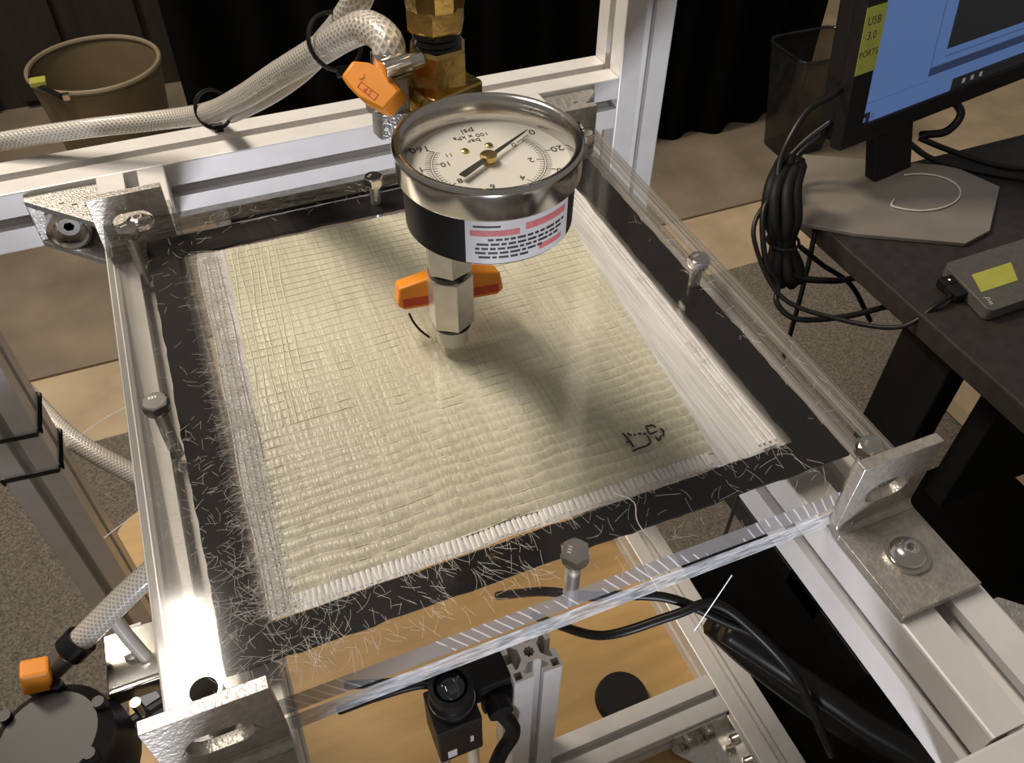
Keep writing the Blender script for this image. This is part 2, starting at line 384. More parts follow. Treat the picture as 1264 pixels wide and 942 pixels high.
# ------------------------------------------------------------------ aluminium T-slot frame
def slot_profile(s=0.02):
    q = [(20, -4.1), (15.6, -4.1), (15.6, -10), (13.6, -10), (7.9, -4.3), (7.9, 4.3), (13.6, 10), (15.6, 10), (15.6, 4.1), (20, 4.1), (20, 18.9), (19.68, 19.68)]
    out = []
    for k in range(4):
        c, sn = (1, 0, -1, 0)[k], (0, 1, 0, -1)[k]
        out += [((x * c - y * sn) * s / 20, (x * sn + y * c) * s / 20) for x, y in [(18.9 + 1.1, -18.9)] + q]
    return out
PROF = slot_profile()
def rail(axis, cx, cy, a, b, label, hollow=False, cat='aluminium rail', group='aluminium frame bars'):
    loops = [PROF]
    if hollow:
        loops = [PROF, [((0.0048 if i % 2 else 0.0036) * math.cos(PI * i / 8), (0.0048 if i % 2 else 0.0036) * math.sin(PI * i / 8)) for i in range(16)][::-1]]
        for sx in (-1, 1):
            for sy in (-1, 1):
                sq = [(0.0122, 0.0122), (0.0182, 0.0122), (0.0182, 0.0182), (0.0122, 0.0182)]
                loops.append([(x * sx, y * sy) for x, y in sq])
    fn = {'x': lambda u, v, t: (t, cx + u, cy + v), 'y': lambda u, v, t: (cx + u, t, cy + v), 'z': lambda u, v, t: (cx + u, cy + v, t)}[axis]
    o = MB().prism(loops, fn, a, b).build('aluminium_post' if axis == 'z' else 'aluminium_rail', ALU, None, 0)
    return tag(o, label, cat, group)
RT = -0.044   # centre height of the upper rails (top face at -0.024)
rail('y', 0.128, RT, -0.2335, 0.2355, 'slotted aluminium rail under the right edge of the plate, running forward under an angle bracket')
rail('y', -0.128, RT, -0.40, 0.2355, 'slotted aluminium rail under the left edge of the clear plate')
rail('x', 0.256, RT, -0.2495, 0.2115, 'slotted aluminium rail crossing behind the plate from post to post')
rail('x', -0.2545, RT, 0.075, 0.40, 'slotted aluminium rail cut off by the bottom right corner of the photo')
rail('z', 0.232, 0.256, FZ + 0.006, 0.55, 'tall aluminium post behind the right corner of the plate', cat='aluminium post')
rail('z', -0.270, 0.256, FZ + 0.006, 0.55, 'aluminium post at the left with two black straps around it', cat='aluminium post')
WZ = -0.595   # plywood top
rail('x', -0.020, -0.575, -0.42, 0.2495, 'low aluminium rail lying across the plywood in front of the short post')
rail('y', 0.270, -0.575, -0.42, 0.42, 'low aluminium rail along the right side of the plywood board')
rail('z', 0.047, -0.001, -0.555, -0.35, 'short aluminium post with hollow cut end beside the small camera', True, cat='aluminium post')
rail('z', -0.196, 0.040, WZ, -0.235, 'aluminium post beneath the left rail with a steel corner plate on top', cat='aluminium post')
tb = thing('plywood_table', 'low table with an orange-brown plywood top under the frame', 'table', (-0.002, 0.14, FZ + 0.006))
MB().prism([rrect(0.301, 0.32, 0.05)] + [[(x + 0.002 + a, 0.116 + b_) for a, b_ in ((-0.0215, -0.0215), (-0.0215, 0.0215), (0.0215, 0.0215), (0.0215, -0.0215))] for x in (0.232, -0.270)], lambda u, v, t: (-0.002 + u, 0.14 + v, t), WZ - 0.018, WZ).build('table_top', WOOD, tb, 30)
for x, y in ((-0.25, -0.13), (0.25, -0.13), (-0.25, 0.40), (0.25, 0.40)):
    MB().box(x - 0.02, x + 0.02, y - 0.02, y + 0.02, FZ + 0.006, WZ - 0.018).build('table_leg', WOOD, tb, 0)

# cast corner brackets between back rail and side rails
def corner_bracket(x0, sx, y0, label, sy=-1):
    """triangular cast gusset: x0 = side rail face, y0 = back rail face"""
    t = thing('corner_bracket', label, 'corner bracket', (x0 + sx * 0.012, y0 + sy * 0.012, -0.062), 'cast corner brackets')
    zt, zb = -0.0275, -0.0605
    F = lambda a, c, z: (x0 + sx * a, y0 + sy * c, z)
    mb = MB()
    tri = [(0.0, 0.0), (0.042, 0.0), (0.042, 0.005), (0.005, 0.042), (0.0, 0.042)]
    mb.prism([tri], F, zt - 0.004, zt); mb.prism([tri], F, zb, zb + 0.004)
    mb.prism([[(0.0, 0.0), (0.042, 0.0), (0.042, 0.005), (0.005, 0.005)]], F, zb + 0.0041, zt - 0.0041)
    mb.prism([[(0.0, 0.0), (0.005, 0.005), (0.005, 0.042), (0.0, 0.042)]], F, zb + 0.0041, zt - 0.0041)
    mb.build('gusset', CAST, t, 0, 0.0006)
    for k in range(3):
        a = 0.008 + 0.007 * k
        MB().prism([[(a, 0.006), (a + 0.003, 0.006), (a + 0.0005, 0.024 - 0.004 * k), (a - 0.0025, 0.024 - 0.004 * k)]], F, zt, zt + 0.0007).build('cast_rib', CAST, t, 0)
    cx, cz = x0 + sx * 0.0225, (zt + zb) / 2
    A = frame((cx, y0 + sy * 0.005, cz), (0, sy, 0))
    MB().lathe([(0.0, 0), (0.0105, 0), (0.0125, 0.004), (0.0125, 0.0165), (0.0108, 0.0175), (0.0095, 0.0168), (0.0090, 0.004), (0.0, 0.004)], 28, A).build('bolt_boss', CHROME, t)
    h = MB(); h.prism([circ(0.0062, 20), circ(0.0032, 6)[::-1]], lambda u, v, w: A @ Vector((u, v, w)), 0.004, 0.0105)
    h.lathe([(0.0, 0.0045), (0.0033, 0.0045)], 6, A); sc = h.build('socket_screw', CHROME, t)
    return t
corner_bracket(-0.148, -1, 0.236, 'cast corner bracket left of the plate with a socket screw in a round recess')
corner_bracket(0.148, 1, 0.236, 'ribbed cast corner bracket behind the gauge at the right end of the back rail')

corner_bracket(0.148, 1, -0.234, 'cast corner bracket cut off by the right edge of the photo beside the cross rail', 1)

# ------------------------------------------------------------------ acrylic plates, gasket and fabric
HP = 0.142
def plate(z0, z1, edge, label):
    mb = MB(); mb.prism([[(-HP, -HP), (HP, -HP), (HP, HP), (-HP, HP)], circ(0.0058, 24, -0.13, -0.13)[::-1]], lambda u, v, w: (u, v, w), z0, z1)
    mb.mi[0] = 1
    for k in (1, 2, 3): mb.mi[k] = 2
    o = mb.build('acrylic_plate', [ACRYL, edge, EDGE_RAIL_TINT], None, 0)
    return tag(o, label, 'clear plate')
plate_low = plate(-0.024, -0.0136, EDGE_ROUGH, 'lower clear acrylic plate with a rough milky front edge resting on the rails')
plate_top = plate(-0.0113, 0.0, EDGE_SAW, 'upper clear acrylic plate with saw marks on its edge, bolted over the fabric')
# bare bolt hole in the near left corner
hole = thing('hole_insert', 'empty steel-rimmed bolt hole in the near left corner of the clear plate', 'bolt hole', (-0.130, -0.130, 0.0))
MB().lathe([(0.0045, -0.0236), (0.0058, -0.0236), (0.0058, 0.0003), (0.0045, 0.0003)], 28, Matrix.Translation((-0.13, -0.13, 0)), close=True).build('insert_ring', NICKEL, hole)
MB().lathe([(0.0, -0.0235), (0.0044, -0.0235), (0.0044, -0.0228), (0.0, -0.0228)], 24, Matrix.Translation((-0.13, -0.13, 0))).build('hole_bottom', BLACKM, hole)

# gasket: black frame with slightly wandering edges
def wob(t, s, amp=0.0007): return amp * (noise.noise(Vector((t * 38, s * 7.3, 0.5))) + 0.6 * noise.noise(Vector((t * 120, s * 3.1, 2.5))))
GO = (-0.1245, 0.1325, -0.1212, 0.1385); GI = (-0.1105, 0.1150, -0.1070, 0.1200)
def ring(lims, seed):
    x0, x1, y0, y1 = lims; out = []; n = 50
    for i in range(n): t = i / n; out.append((x0 + (x1 - x0) * t, y0 + wob(t, seed)))
    for i in range(n): t = i / n; out.append((x1 + wob(t, seed + 1), y0 + (y1 - y0) * t))
    for i in range(n): t = i / n; out.append((x1 + (x0 - x1) * t, y1 + wob(t, seed + 2)))
    for i in range(n): t = i / n; out.append((x0 + wob(t, seed + 3), y1 + (y0 - y1) * t))
    return out
A, B = ring(GO, 1), ring(GI, 9); k = len(A); zt, zb = -0.0120, -0.01355
vs = [(x, y, zt) for x, y in A] + [(x, y, zt) for x, y in B] + [(x, y, zb) for x, y in A] + [(x, y, zb) for x, y in B]
fs = []
for i in range(k):
    j = (i + 1) % k
    fs += [(i, j, k + j, k + i), (2 * k + i, 3 * k + i, 3 * k + j, 2 * k + j), (i, 2 * k + i, 2 * k + j, j), (k + i, k + j, 3 * k + j, 3 * k + i)]
tag(MB().add(vs, fs).build('rubber_gasket', RUBBER, None, 30), 'black rubber gasket frame clamped between the two clear plates', 'gasket')

def bil(q, s, t):
    """quad corners BL, BR, TR, TL"""
    a = Vector(q[0]).lerp(Vector(q[1]), s); b = Vector(q[3]).lerp(Vector(q[2]), s); return a.lerp(b, t)
QY = [(-0.0985, -0.0995), (0.0800, -0.0985), (0.0985, 0.1130), (-0.0865, 0.1165)]
QW = [(-0.1068, -0.1060), (0.1100, -0.1050), (0.1125, 0.1150), (-0.1010, 0.1185)]
NROW = 42
def row_t(k): return (k / NROW) ** 0.94
def ply_z(s, t, x, y):
    """bulging rows between stitch lines, deeper towards the near edge"""
    tt = t ** (1 / 0.94) * NROW + 0.30 * noise.noise(Vector((s * 5, t * 9, 1.7))) + 0.16 * noise.noise(Vector((s * 19, t * 14, 4.2)))
    ph = tt - math.floor(tt)
    amp = 0.00012 + 0.00125 * max(0.0, 1 - t * 1.25) ** 1.0
    rows = math.sin(PI / 2 * ph / 0.72) if ph < 0.72 else math.cos(PI / 2 * (ph - 0.72) / 0.28)
    tow = 0.00003 * math.cos(2 * PI * x / 0.0031 + 1.5 * noise.noise(Vector((x * 25, y * 8, 0))))
    return amp * (rows - 0.5) * 1.0 + tow
fab = thing('glass_fabric', 'pale yellow woven glass fabric stack under the clear plate, marked with black handwriting', 'fabric', (0, 0, -0.0133))
NX, NY = 190, 420
def ply(Q, z0, nx, ny, fn, mat, name, parent, edge=0.0):
    vs = []; fs = []
    for j in range(ny + 1):
        t = j / ny
        for i in range(nx + 1):
            s = i / nx; p = bil(Q, s, t)
            ex = 0.0010 * noise.noise(Vector((p.y * 60, 3.0 + (s > 0.5), 0))) * (abs(s - 0.5) > 0.49)
            ey = 0.0012 * noise.noise(Vector((p.x * 40, 8.0 + (t > 0.5), 0))) * (abs(t - 0.5) > 0.495)
            vs.append((p.x + ex, p.y + ey, z0 + fn(s, t, p.x, p.y)))
    w = nx + 1
    for j in range(ny):
        for i in range(nx): fs.append((j * w + i, j * w + i + 1, (j + 1) * w + i + 1, (j + 1) * w + i))
    return MB().add(vs, fs).build(name, mat, parent, 180, recalc=False)
ply(QY, -0.0124, NX, NY, ply_z, FABY, 'fabric_ply', fab)
# stitch yarns, one per row
for k in range(1, NROW):
    pts = []
    for i in range(64):
        s = 0.004 + 0.992 * i / 63
        t = row_t(k) - (0.30 * noise.noise(Vector((s * 5, row_t(k) * 9, 1.7)))) / NROW
        p = bil(QY, s, t)
        pts.append((p.x, p.y + 0.0003 * noise.noise(Vector((s * 60, k, 0))), -0.0124 + ply_z(s, t, p.x, p.y) + 0.00014))
    MB().tube(pts, 0.00024 if k > 14 else 0.00017, 4, cap=False).build('stitch_yarn', THREAD, fab, 180, recalc=False)
# lengthwise tows that stand out near the left edge
for k in range(7):
    s0 = 0.012 + 0.02 * k + 0.004 * random.random(); pts = []
    for i in range(70):
        t = 0.38 + 0.60 * i / 69; s = s0 + 0.008 * noise.noise(Vector((t * 6, k * 3.1, 0))); p = bil(QY, s, t)
        pts.append((p.x, p.y, -0.01225 + ply_z(s, t, p.x, p.y) + 0.0001))
    MB().tube(pts, 0.00035, 4, cap=False).build('lengthwise_yarn', THREAD, fab, 180, recalc=False)
# handwriting
ST = [[(.0492, -.0758), (.0496, -.0783), (.0496, -.0804), (.0497, -.0847)], [(.0486, -.0861), (.0519, -.086), (.0555, -.0861), (.0576, -.0847), (.0577, -.082)],
      [(.0512, -.0766), (.0519, -.0785)], [(.0533, -.0784), (.0538, -.0788)], [(.0552, -.0785), (.0564, -.0791)], [(.0573, -.0795), (.0583, -.08)],
      [(.0641, -.0781), (.063, -.0767), (.0614, -.0768), (.0599, -.0768), (.0596, -.0786), (.0591, -.0803), (.0595, -.0816), (.0624, -.0816)],
      [(.0655, -.0796), (.0658, -.0816), (.0644, -.0838)], [(.0613, -.0828), (.0616, -.0852), (.0636, -.0835)], [(.0484, -.081), (.0504, -.0814)]]
mb = MB()
for st in ST:
    mb.tube([(x, y, -0.01165 + 0.00005 * i % 2) for i, (x, y, z) in enumerate(smooth_path([(x, y, 0) for x, y in st], 5))], 0.00045, 5)
tag(mb.build('handwritten_mark', INK, fab), 'black marker handwriting')
# white under ply
low = thing('glass_fabric', 'white lower glass fabric ply with frayed edges showing around the yellow stack', 'fabric', (0, 0, -0.0136))
def wz(s, t, x, y):
    e = min(s, 1 - s, t, 1 - t)
    return 0.00022 * math.cos(2 * PI * x / 0.0026) + 0.0002 * noise.noise(Vector((x * 50, y * 50, 0)))
ply(QW, -0.0131, 150, 90, wz, FABW, 'fabric_ply', low)
# folded bright near edge: short tow ends hanging over the near side
for k in range(78):
    s = (k + 0.5) / 78; a = bil(QY, s * 0.985 + 0.005, 0.0)
    h = 0.0055 + 0.0025 * noise.noise(Vector((s * 9, 1, 1))); x = a.x; w = 0.00092
    y1 = a.y + 0.0006; y0 = y1 - h; j = 0.0006 * random.uniform(-1, 1)
    vs = []
    for q in range(5):
        f = q / 4; yy = y1 + (y0 - y1) * f; zz = -0.01225 - 0.0006 * f * f
        vs += [(x - w + j * f, yy, zz - 0.0004), (x + j * f, yy, zz), (x + w + j * f, yy, zz - 0.0004)]
    fs = []
    for q in range(4):
        for c in range(2): fs.append((q * 3 + c, q * 3 + c + 1, q * 3 + c + 4, q * 3 + c + 3))
    MB().add(vs, fs).build('tow_end', WHITEF, low, 180, recalc=False)
# white tows along the left and right borders
for k in range(9):
    pts = []; s0 = [0.0, 0.010, 0.022, 0.034, 0.044, 0.955, 0.968, 0.98, 0.992][k]
    for i in range(60):
        t = 0.01 + 0.97 * i / 59; p = bil(QW, s0, t)
        pts.append((p.x + 0.0012 * noise.noise(Vector((t * 5, k * 2.7, 0))), p.y, -0.0124 + 0.0003 * noise.noise(Vector((t * 22, k, 3)))))
    MB().tube(pts, 0.00035 + 0.0003 * random.random(), 5, cap=False).build('white_tow', WHITEF, low, 180, recalc=False)
# frayed fringe (uncountable)
def fibre(mb, p, d, ln, curl, z, r=0.00010, n=5):
    P = []; q = Vector((p[0], p[1])); a = math.atan2(d[1], d[0])
    for i in range(n):
        P.append((q.x, q.y, z + random.uniform(-1, 1) * 0.0001)); q = q + Vector((math.cos(a), math.sin(a))) * (ln / (n - 1)); a += curl
    mb.tube(P, r, 3, cap=False)
mb = MB()
for i in range(1500):
    t = random.random(); p = bil(QW, (0.0 if i % 2 else 0.028) + 0.03 * random.random(), t)
    fibre(mb, p, (-1, random.uniform(-0.45, 0.45)), random.uniform(0.002, 0.0145) * (0.5 + 0.5 * random.random()), random.uniform(-0.25, 0.25), -0.0116, 0.00006 if i % 2 else 0.0001)
for i in range(160):
    t = random.random(); p = bil(QW, 0.965, t)
    fibre(mb, p, (1, random.uniform(-0.2, 0.9)), random.uniform(0.002, 0.007), random.uniform(-0.2, 0.2), -0.0116, 0.00006)
for i in range(140):
    p = bil(QW, random.random(), 0.01)
    fibre(mb, p, (random.uniform(-0.5, 0.5), -1), random.uniform(0.003, 0.010), random.uniform(-0.3, 0.3), -0.0116, 0.00006)
tag(mb.build('frayed_fringe', HAIR, low, 180, recalc=False), 'fine white frayed fibres', kind='stuff')
# loose fibres scattered on the top plate
mb = MB()
def scatter(n, x0, x1, y0, y1, l0, l1, d=None):
    for i in range(n):
        a = random.uniform(0, 2 * PI) if d is None else random.gauss(d, 0.5)
        fibre(mb, (random.uniform(x0, x1), random.uniform(y0, y1)), (math.cos(a), math.sin(a)), random.uniform(l0, l1), random.gauss(0, 0.13), 0.00025, 0.00005)
scatter(260, -0.128, -0.085, -0.134, -0.085, 0.003, 0.009)
scatter(170, -0.135, -0.106, -0.09, -0.01, 0.002, 0.006)
scatter(170, -0.10, -0.01, -0.135, -0.112, 0.003, 0.009, -1.1)
scatter(60, 0.0, 0.11, -0.139, -0.118, 0.003, 0.010)
scatter(60, -0.13, -0.09, 0.0, 0.13, 0.003, 0.008)
scatter(50, -0.09, 0.02, 0.117, 0.132, 0.002, 0.007)
scatter(60, 0.118, 0.14, -0.12, 0.06, 0.002, 0.006)
tag(mb.build('loose_fibres', HAIR, None, 180, recalc=False), 'loose glass fibres scattered over the top of the clear plate', 'fibres', kind='stuff')
for i, (pts, lab) in enumerate([([(0.026, -0.110, .0004), (0.031, -0.117, .0008), (0.028, -0.126, .0006), (0.030, -0.141, .0004)], 'crinkled white thread on the near edge of the plate beside the bolt'),
                               ([(0.062, -0.146, -0.026), (0.055, -0.148, -0.040), (0.049, -0.149, -0.056)], 'thin straight fibre hanging below the near edge of the plate'),
                               ([(-0.1425, 0.006, 0.0), (-0.152, 0.001, 0.001), (-0.166, -0.008, 0.001)], 'upper straight fibre sticking out past the left edge of the plate'),
                               ([(-0.1425, -0.052, 0.0), (-0.148, -0.055, 0.001), (-0.155, -0.059, 0.001)], 'lower straight fibre sticking out past the left edge of the plate')]):
    tag(MB().tube(smooth_path(pts, 5), 0.00022, 4).build('stray_fibre', HAIR), lab, 'fibre')

# ------------------------------------------------------------------ hex bolts through the plate
def hexpts(af, ph=0.0): return circ(af / 2 / math.cos(PI / 6), 6, ph=ph)
bolt0 = thing('hex_bolt', '', 'bolt', (0, 0, 0), 'hex bolts clamping the clear plates')
AF = 0.0098
mb = MB(); hx = hexpts(AF, 0.3); rim = [(x * 0.90, y * 0.90) for x, y in hx]
vs = [(x, y, 0.0004) for x, y in hx] + [(x, y, 0.0044) for x, y in hx] + [(x * 0.955, y * 0.955, 0.0051) for x, y in circ(AF / 2, 24)]
fs = [(i, (i + 1) % 6, 6 + (i + 1) % 6, 6 + i) for i in range(6)] + [tuple(range(6))[::-1], tuple(range(12, 36))]
o24 = 12
for i in range(6):   # chamfer from hex edge to round top
    c = []
    for j in range(24):
        pass
ang24 = [(2 * PI * j / 24) % (2 * PI) for j in range(24)]
hexa = [(2 * PI * i / 6 + 0.3) % (2 * PI) for i in range(6)]
near = [min(range(24), key=lambda j: abs((ang24[j] - h + PI) % (2 * PI) - PI)) for h in hexa]
for i in range(6):
    a, b_ = near[i], near[(i + 1) % 6]; seq = [a]
    while seq[-1] != b_: seq.append((seq[-1] + 1) % 24)
    fs.append(tuple([6 + i, 6 + (i + 1) % 6] + [12 + q for q in seq[::-1]]))
mb.add(vs, fs).build('bolt_head', CHROME, bolt0, 20)
MB().lathe([(0.0, -0.030), (0.0029, -0.030), (0.0029, 0.0004), (0.0, 0.0004)], 16).build('bolt_shank', NICKEL, bolt0)
MB().lathe([(0.0032, -0.0004), (0.0052, -0.0004), (0.0052, 0.0004), (0.0032, 0.0004)], 28, close=True).build('washer', CHROME, bolt0)
for k in range(3):
    MB().box(-0.0022 + 0.0012 * k, -0.0014 + 0.0012 * k, 0.0012, 0.0026, 0.00505, 0.00522).build('head_marking', NICKEL, bolt0, 0)
spots = [(-0.13, 0.13, 'hex bolt in the far left corner of the plate in front of a dark bracket', 0.4),
         (-0.13, 0.0, 'hex bolt half way along the left edge of the plate', 0.0),
         (0.0, -0.13, 'hex bolt in the middle of the near edge of the plate', 0.9),
         (0.13, -0.13, 'hex bolt in the near right corner of the plate behind the angle bracket', 0.6),
         (0.13, 0.0, 'hex bolt half way along the right edge of the plate', 0.25),
         (0.0, 0.13, 'hex bolt in the middle of the far edge of the plate left of the gauge', 0.8),
         (0.13, 0.13, 'hex bolt in the far right corner of the plate beside the gauge', 0.1)]
for i, (x, y, lab, rz) in enumerate(spots):
    o = bolt0 if i == 0 else copy_tree(bolt0, (x, y, 0), lab)
    o.location = (x, y, 0.0001); o['label'] = lab; o.rotation_euler = (0, 0, rz)

# ------------------------------------------------------------------ angle brackets that hold the plate
def angle_bracket(xc, y0, sy, mat, label, hole_r=0.0062, slot=0.004, leg=0.045, screw=True, up=0.0195):
    """y0: plate face, sy: direction away from the plate (-1 towards the camera)"""
    t = thing('angle_bracket', label, 'angle bracket', (xc, y0 + sy * 0.02, -0.0238), 'steel angle brackets around the plate')
    T = 0.0046; zb = -0.0238; hw = 0.0185; mb = MB()
    def F(u, v, w): return (xc + u, y0 + sy * (0.0006 + w), v)
    hole = [(x + (slot if x > 0 else -slot), z - 0.001) for x, z in circ(hole_r, 28, ph=PI / 28)][::-1]
    mb.prism([[(-hw, zb + T + 0.003), (hw, zb + T + 0.003), (hw, up), (-hw, up)], hole], F, 0, T)
    # bend
    arc_o = [(T + 0.003 - (T + 0.003) * math.cos(a), zb + T + 0.003 - (T + 0.003) * math.sin(a)) for a in [PI / 2 * i / 6 for i in range(7)]]
    arc_i = [(T + 0.003 - 0.003 * math.cos(a), zb + T + 0.003 - 0.003 * math.sin(a)) for a in [PI / 2 * i / 6 for i in range(7)]]
    mb.prism([arc_o + arc_i[::-1]], lambda u, v, w: (xc + w, y0 + sy * (0.0006 + u), v), -hw, hw)
    sh = [(x, y + 0.0245) for x, y in circ(0.0045, 20)][::-1]
    mb.prism([[(-hw, T + 0.003), (hw, T + 0.003), (hw, leg), (-hw, leg)], sh], lambda u, v, w: (xc + u, y0 + sy * (0.0006 + v), w), zb, zb + T)
    mb.build('angle_plate', mat, t, 25, 0.0005)
    if screw:
        zs = zb + T; O = Matrix.Translation((xc, y0 + sy * 0.0252, zs))
        s = MB()
        prof = [(0.0072, 0.0017)] + [(0.0072 * math.cos(a), 0.0017 + 0.0046 * math.sin(a)) for a in [0.15 + (1.15 - 0.15) * i / 6 for i in range(7)]]
        prof += [(0.0028, prof[-1][1]), (0.0026, 0.0035), (0.0, 0.0035)]
        s.lathe(prof, 30, O)
        sc = s.build('button_screw', CHROME, t, 40)
        MB().prism([circ(0.0029, 20), hexpts(0.0036)[::-1]], lambda u, v, w: O @ Vector((u, v, w)), 0.0036, prof[-3][1] + 0.0002).build('hex_socket', NICKEL, sc, 30)
        MB().lathe([(0.0046, 0), (0.0088, 0), (0.0088, 0.0016), (0.0046, 0.0016)], 32, O, close=True).build('washer', CHROME, sc, 30)
    return t
angle_bracket(0.1262, -HP, -1, STEEL, 'bent steel angle bracket with a button screw at the near right corner of the plate')
angle_bracket(-0.1275, -HP, -1, STEEL, 'steel angle bracket with an oval hole at the near left corner of the plate')
angle_bracket(-0.1270, HP, 1, STEEL, 'dark steel angle bracket standing at the far left corner of the plate', up=0.0165)
angle_bracket(0.1255, HP, 1, STEEL, 'dark steel angle bracket half hidden behind the gauge at the far right corner', up=0.0135)

# ------------------------------------------------------------------ valve column in the plate centre
val = thing('mini_ball_valve', 'nickel hex mini ball valve with orange wing handle standing in the plate centre', 'valve', (0, 0, 0.0))
MB().lathe([(0.0, -0.0045), (0.0072, -0.0045), (0.0072, 0.0055), (0.0, 0.0055)], 24).build('threaded_nipple', TUBEW, val)
def hexbody(z0, z1, af, ph, cham=0.0012):
    mb = MB(); a = hexpts(af, ph); c = [(x * 0.9, y * 0.9) for x, y in a]
    vs = [(x, y, z0) for x, y in c] + [(x, y, z0 + cham) for x, y in a] + [(x, y, z1 - cham) for x, y in a] + [(x, y, z1) for x, y in c]
    fs = [(q * 6 + i, q * 6 + (i + 1) % 6, q * 6 + 6 + (i + 1) % 6, q * 6 + 6 + i) for q in range(3) for i in range(6)] + [tuple(range(6))[::-1], tuple(range(18, 24))]
    return mb.add(vs, fs)
HPH = math.radians(-92)
hexbody(0.0062, 0.0345, 0.0178, HPH).build('hex_body', NICKEL, val, 20)
hexbody(0.0362, 0.064, 0.0178, HPH - 0.16).build('hex_body', NICKEL, val, 20)
MB().lathe([(0.0, 0.0050), (0.0088, 0.0050), (0.0088, 0.0064), (0.0, 0.0064)], 32).build('sealing_ring', SEAL, val)
MB().lathe([(0.0, 0.0340), (0.0092, 0.0340), (0.0092, 0.0364), (0.0, 0.0364)], 32).build('sealing_ring', SEAL, val)
# wing handle on the far side
def wing_handle(M, parent, L=0.050, name='orange_handle'):
    """wedge-shaped plastic lever: local x along the wing, y thickness, z height"""
    h = MB()
    h.prism([[(-0.5 * L, 0.0), (-0.5 * L + 0.0015, 0.0085), (-0.14 * L, 0.012), (0.14 * L, 0.012), (0.5 * L - 0.0015, 0.0085), (0.5 * L, 0.0), (0.44 * L, -0.0025), (-0.44 * L, -0.0025)]],
            lambda u, v, w: M @ Vector((u, w, v)), -0.0048, 0.0048)
    hd = h.build(name, ORANGE, parent, 25, 0.0009)
    return hd
Mh = frame((0.0035, 0.0135, 0.0105), (0.06, 0.25, 1), (1, -0.06, 0))
wh = wing_handle(Mh, val)
mb = MB()
for s in (-1, 1): mb.xf(Matrix.Identity(4)); mb.add([Mh @ Vector(p) for p in [(s * 0.0225, -0.00485, -0.0008), (s * 0.0090, -0.00485, -0.0008), (s * 0.0090, -0.00485, 0.0030), (s * 0.0225, -0.00485, 0.0030), (s * 0.0225, -0.0051, -0.0008), (s * 0.0090, -0.0051, -0.0008), (s * 0.0090, -0.0051, 0.0030), (s * 0.0225, -0.0051, 0.0030)]],
        [(0, 1, 2, 3), (7, 6, 5, 4), (0, 4, 5, 1), (1, 5, 6, 2), (2, 6, 7, 3), (3, 7, 4, 0)])
mb.build('handle_slot', ORANGED, wh, 0)
MB().lathe([(0.0, 0.0), (0.0042, 0.0), (0.0042, 0.006), (0.0, 0.006)], 16, frame((0.001, 0.0080, 0.0155), (0, 1, 0))).build('handle_spindle', CHROME, val)
tag(MB().tube(smooth_path([(-0.0185, 0.004, 0.0130), (-0.0172, 0.003, 0.0085), (-0.0150, 0.0, 0.005), (-0.0118, -0.002, 0.0015)], 5), 0.0006, 6).build('black_wire_scrap', BLACKP),
    'short black wire scrap lying by the valve under the orange handle', 'wire')

# ------------------------------------------------------------------ brass tee column above the valve
br = thing('brass_pipe_fitting', 'brass pipe fittings joined by a black sealed nipple, rising behind the gauge', 'pipe fitting', (0, 0, 0.064))
MB().lathe([(0.0, 0.064), (0.0075, 0.064), (0.0075, 0.072), (0.0, 0.072)], 24).build('threaded_nipple', BRASS, br)
mb = MB(); mb.box(-0.0105, 0.0105, -0.0105, 0.0105, 0.072, 0.098); mb.build('tee_body', BRASS, br, 0, 0.0016)
MB().lathe([(0.0, 0.0095), (0.0088, 0.0095), (0.0088, 0.024), (0.0, 0.024)], 24, frame((0, 0, 0.085), (0, -1, 0))).build('front_branch', BRASS, br)
MB().lathe([(0.0, 0.0095), (0.0060, 0.0095), (0.0060, 0.014), (0.0, 0.014)], 24, frame((0, 0, 0.111), (-1, 0, 0))).build('side_branch', BRASS, br)
MB().lathe([(0.0, 0.098), (0.0085, 0.098), (0.0085, 0.104), (0.0, 0.104)], 24).build('brass_neck', BRASS, br)
mb = MB(); sq = rrect(0.0115, 0.0115, 0.002, 2)
mb.prism([sq], lambda u, v, w: (u, v, w), 0.104, 0.1205); mb.xf(Matrix.Rotation(0.35, 4, 'Z')).build('brass_block', BRASS, br, 25, 0.0012)
hexbody(0.1190, 0.1335, 0.0188, 0.18).build('brass_hex', BRASS, br, 20)
mb = MB(); prof = [(0.0, 0.132)]
for i in range(7): prof += [(0.0086 if i % 2 else 0.0078, 0.132 + 0.0011 * i)]
MB().lathe(prof + [(0.0086, 0.1405), (0.0, 0.1405)], 28).build('sealed_nipple', SEAL, br)
hexbody(0.1390, 0.1480, 0.0182, 0.1).build('brass_hex', BRASS, br, 20)
MB().lathe([(0.0, 0.147), (0.0100, 0.147), (0.0104, 0.149), (0.0104, 0.185), (0.0, 0.185)], 10).build('brass_socket', BRASS, br, 20)

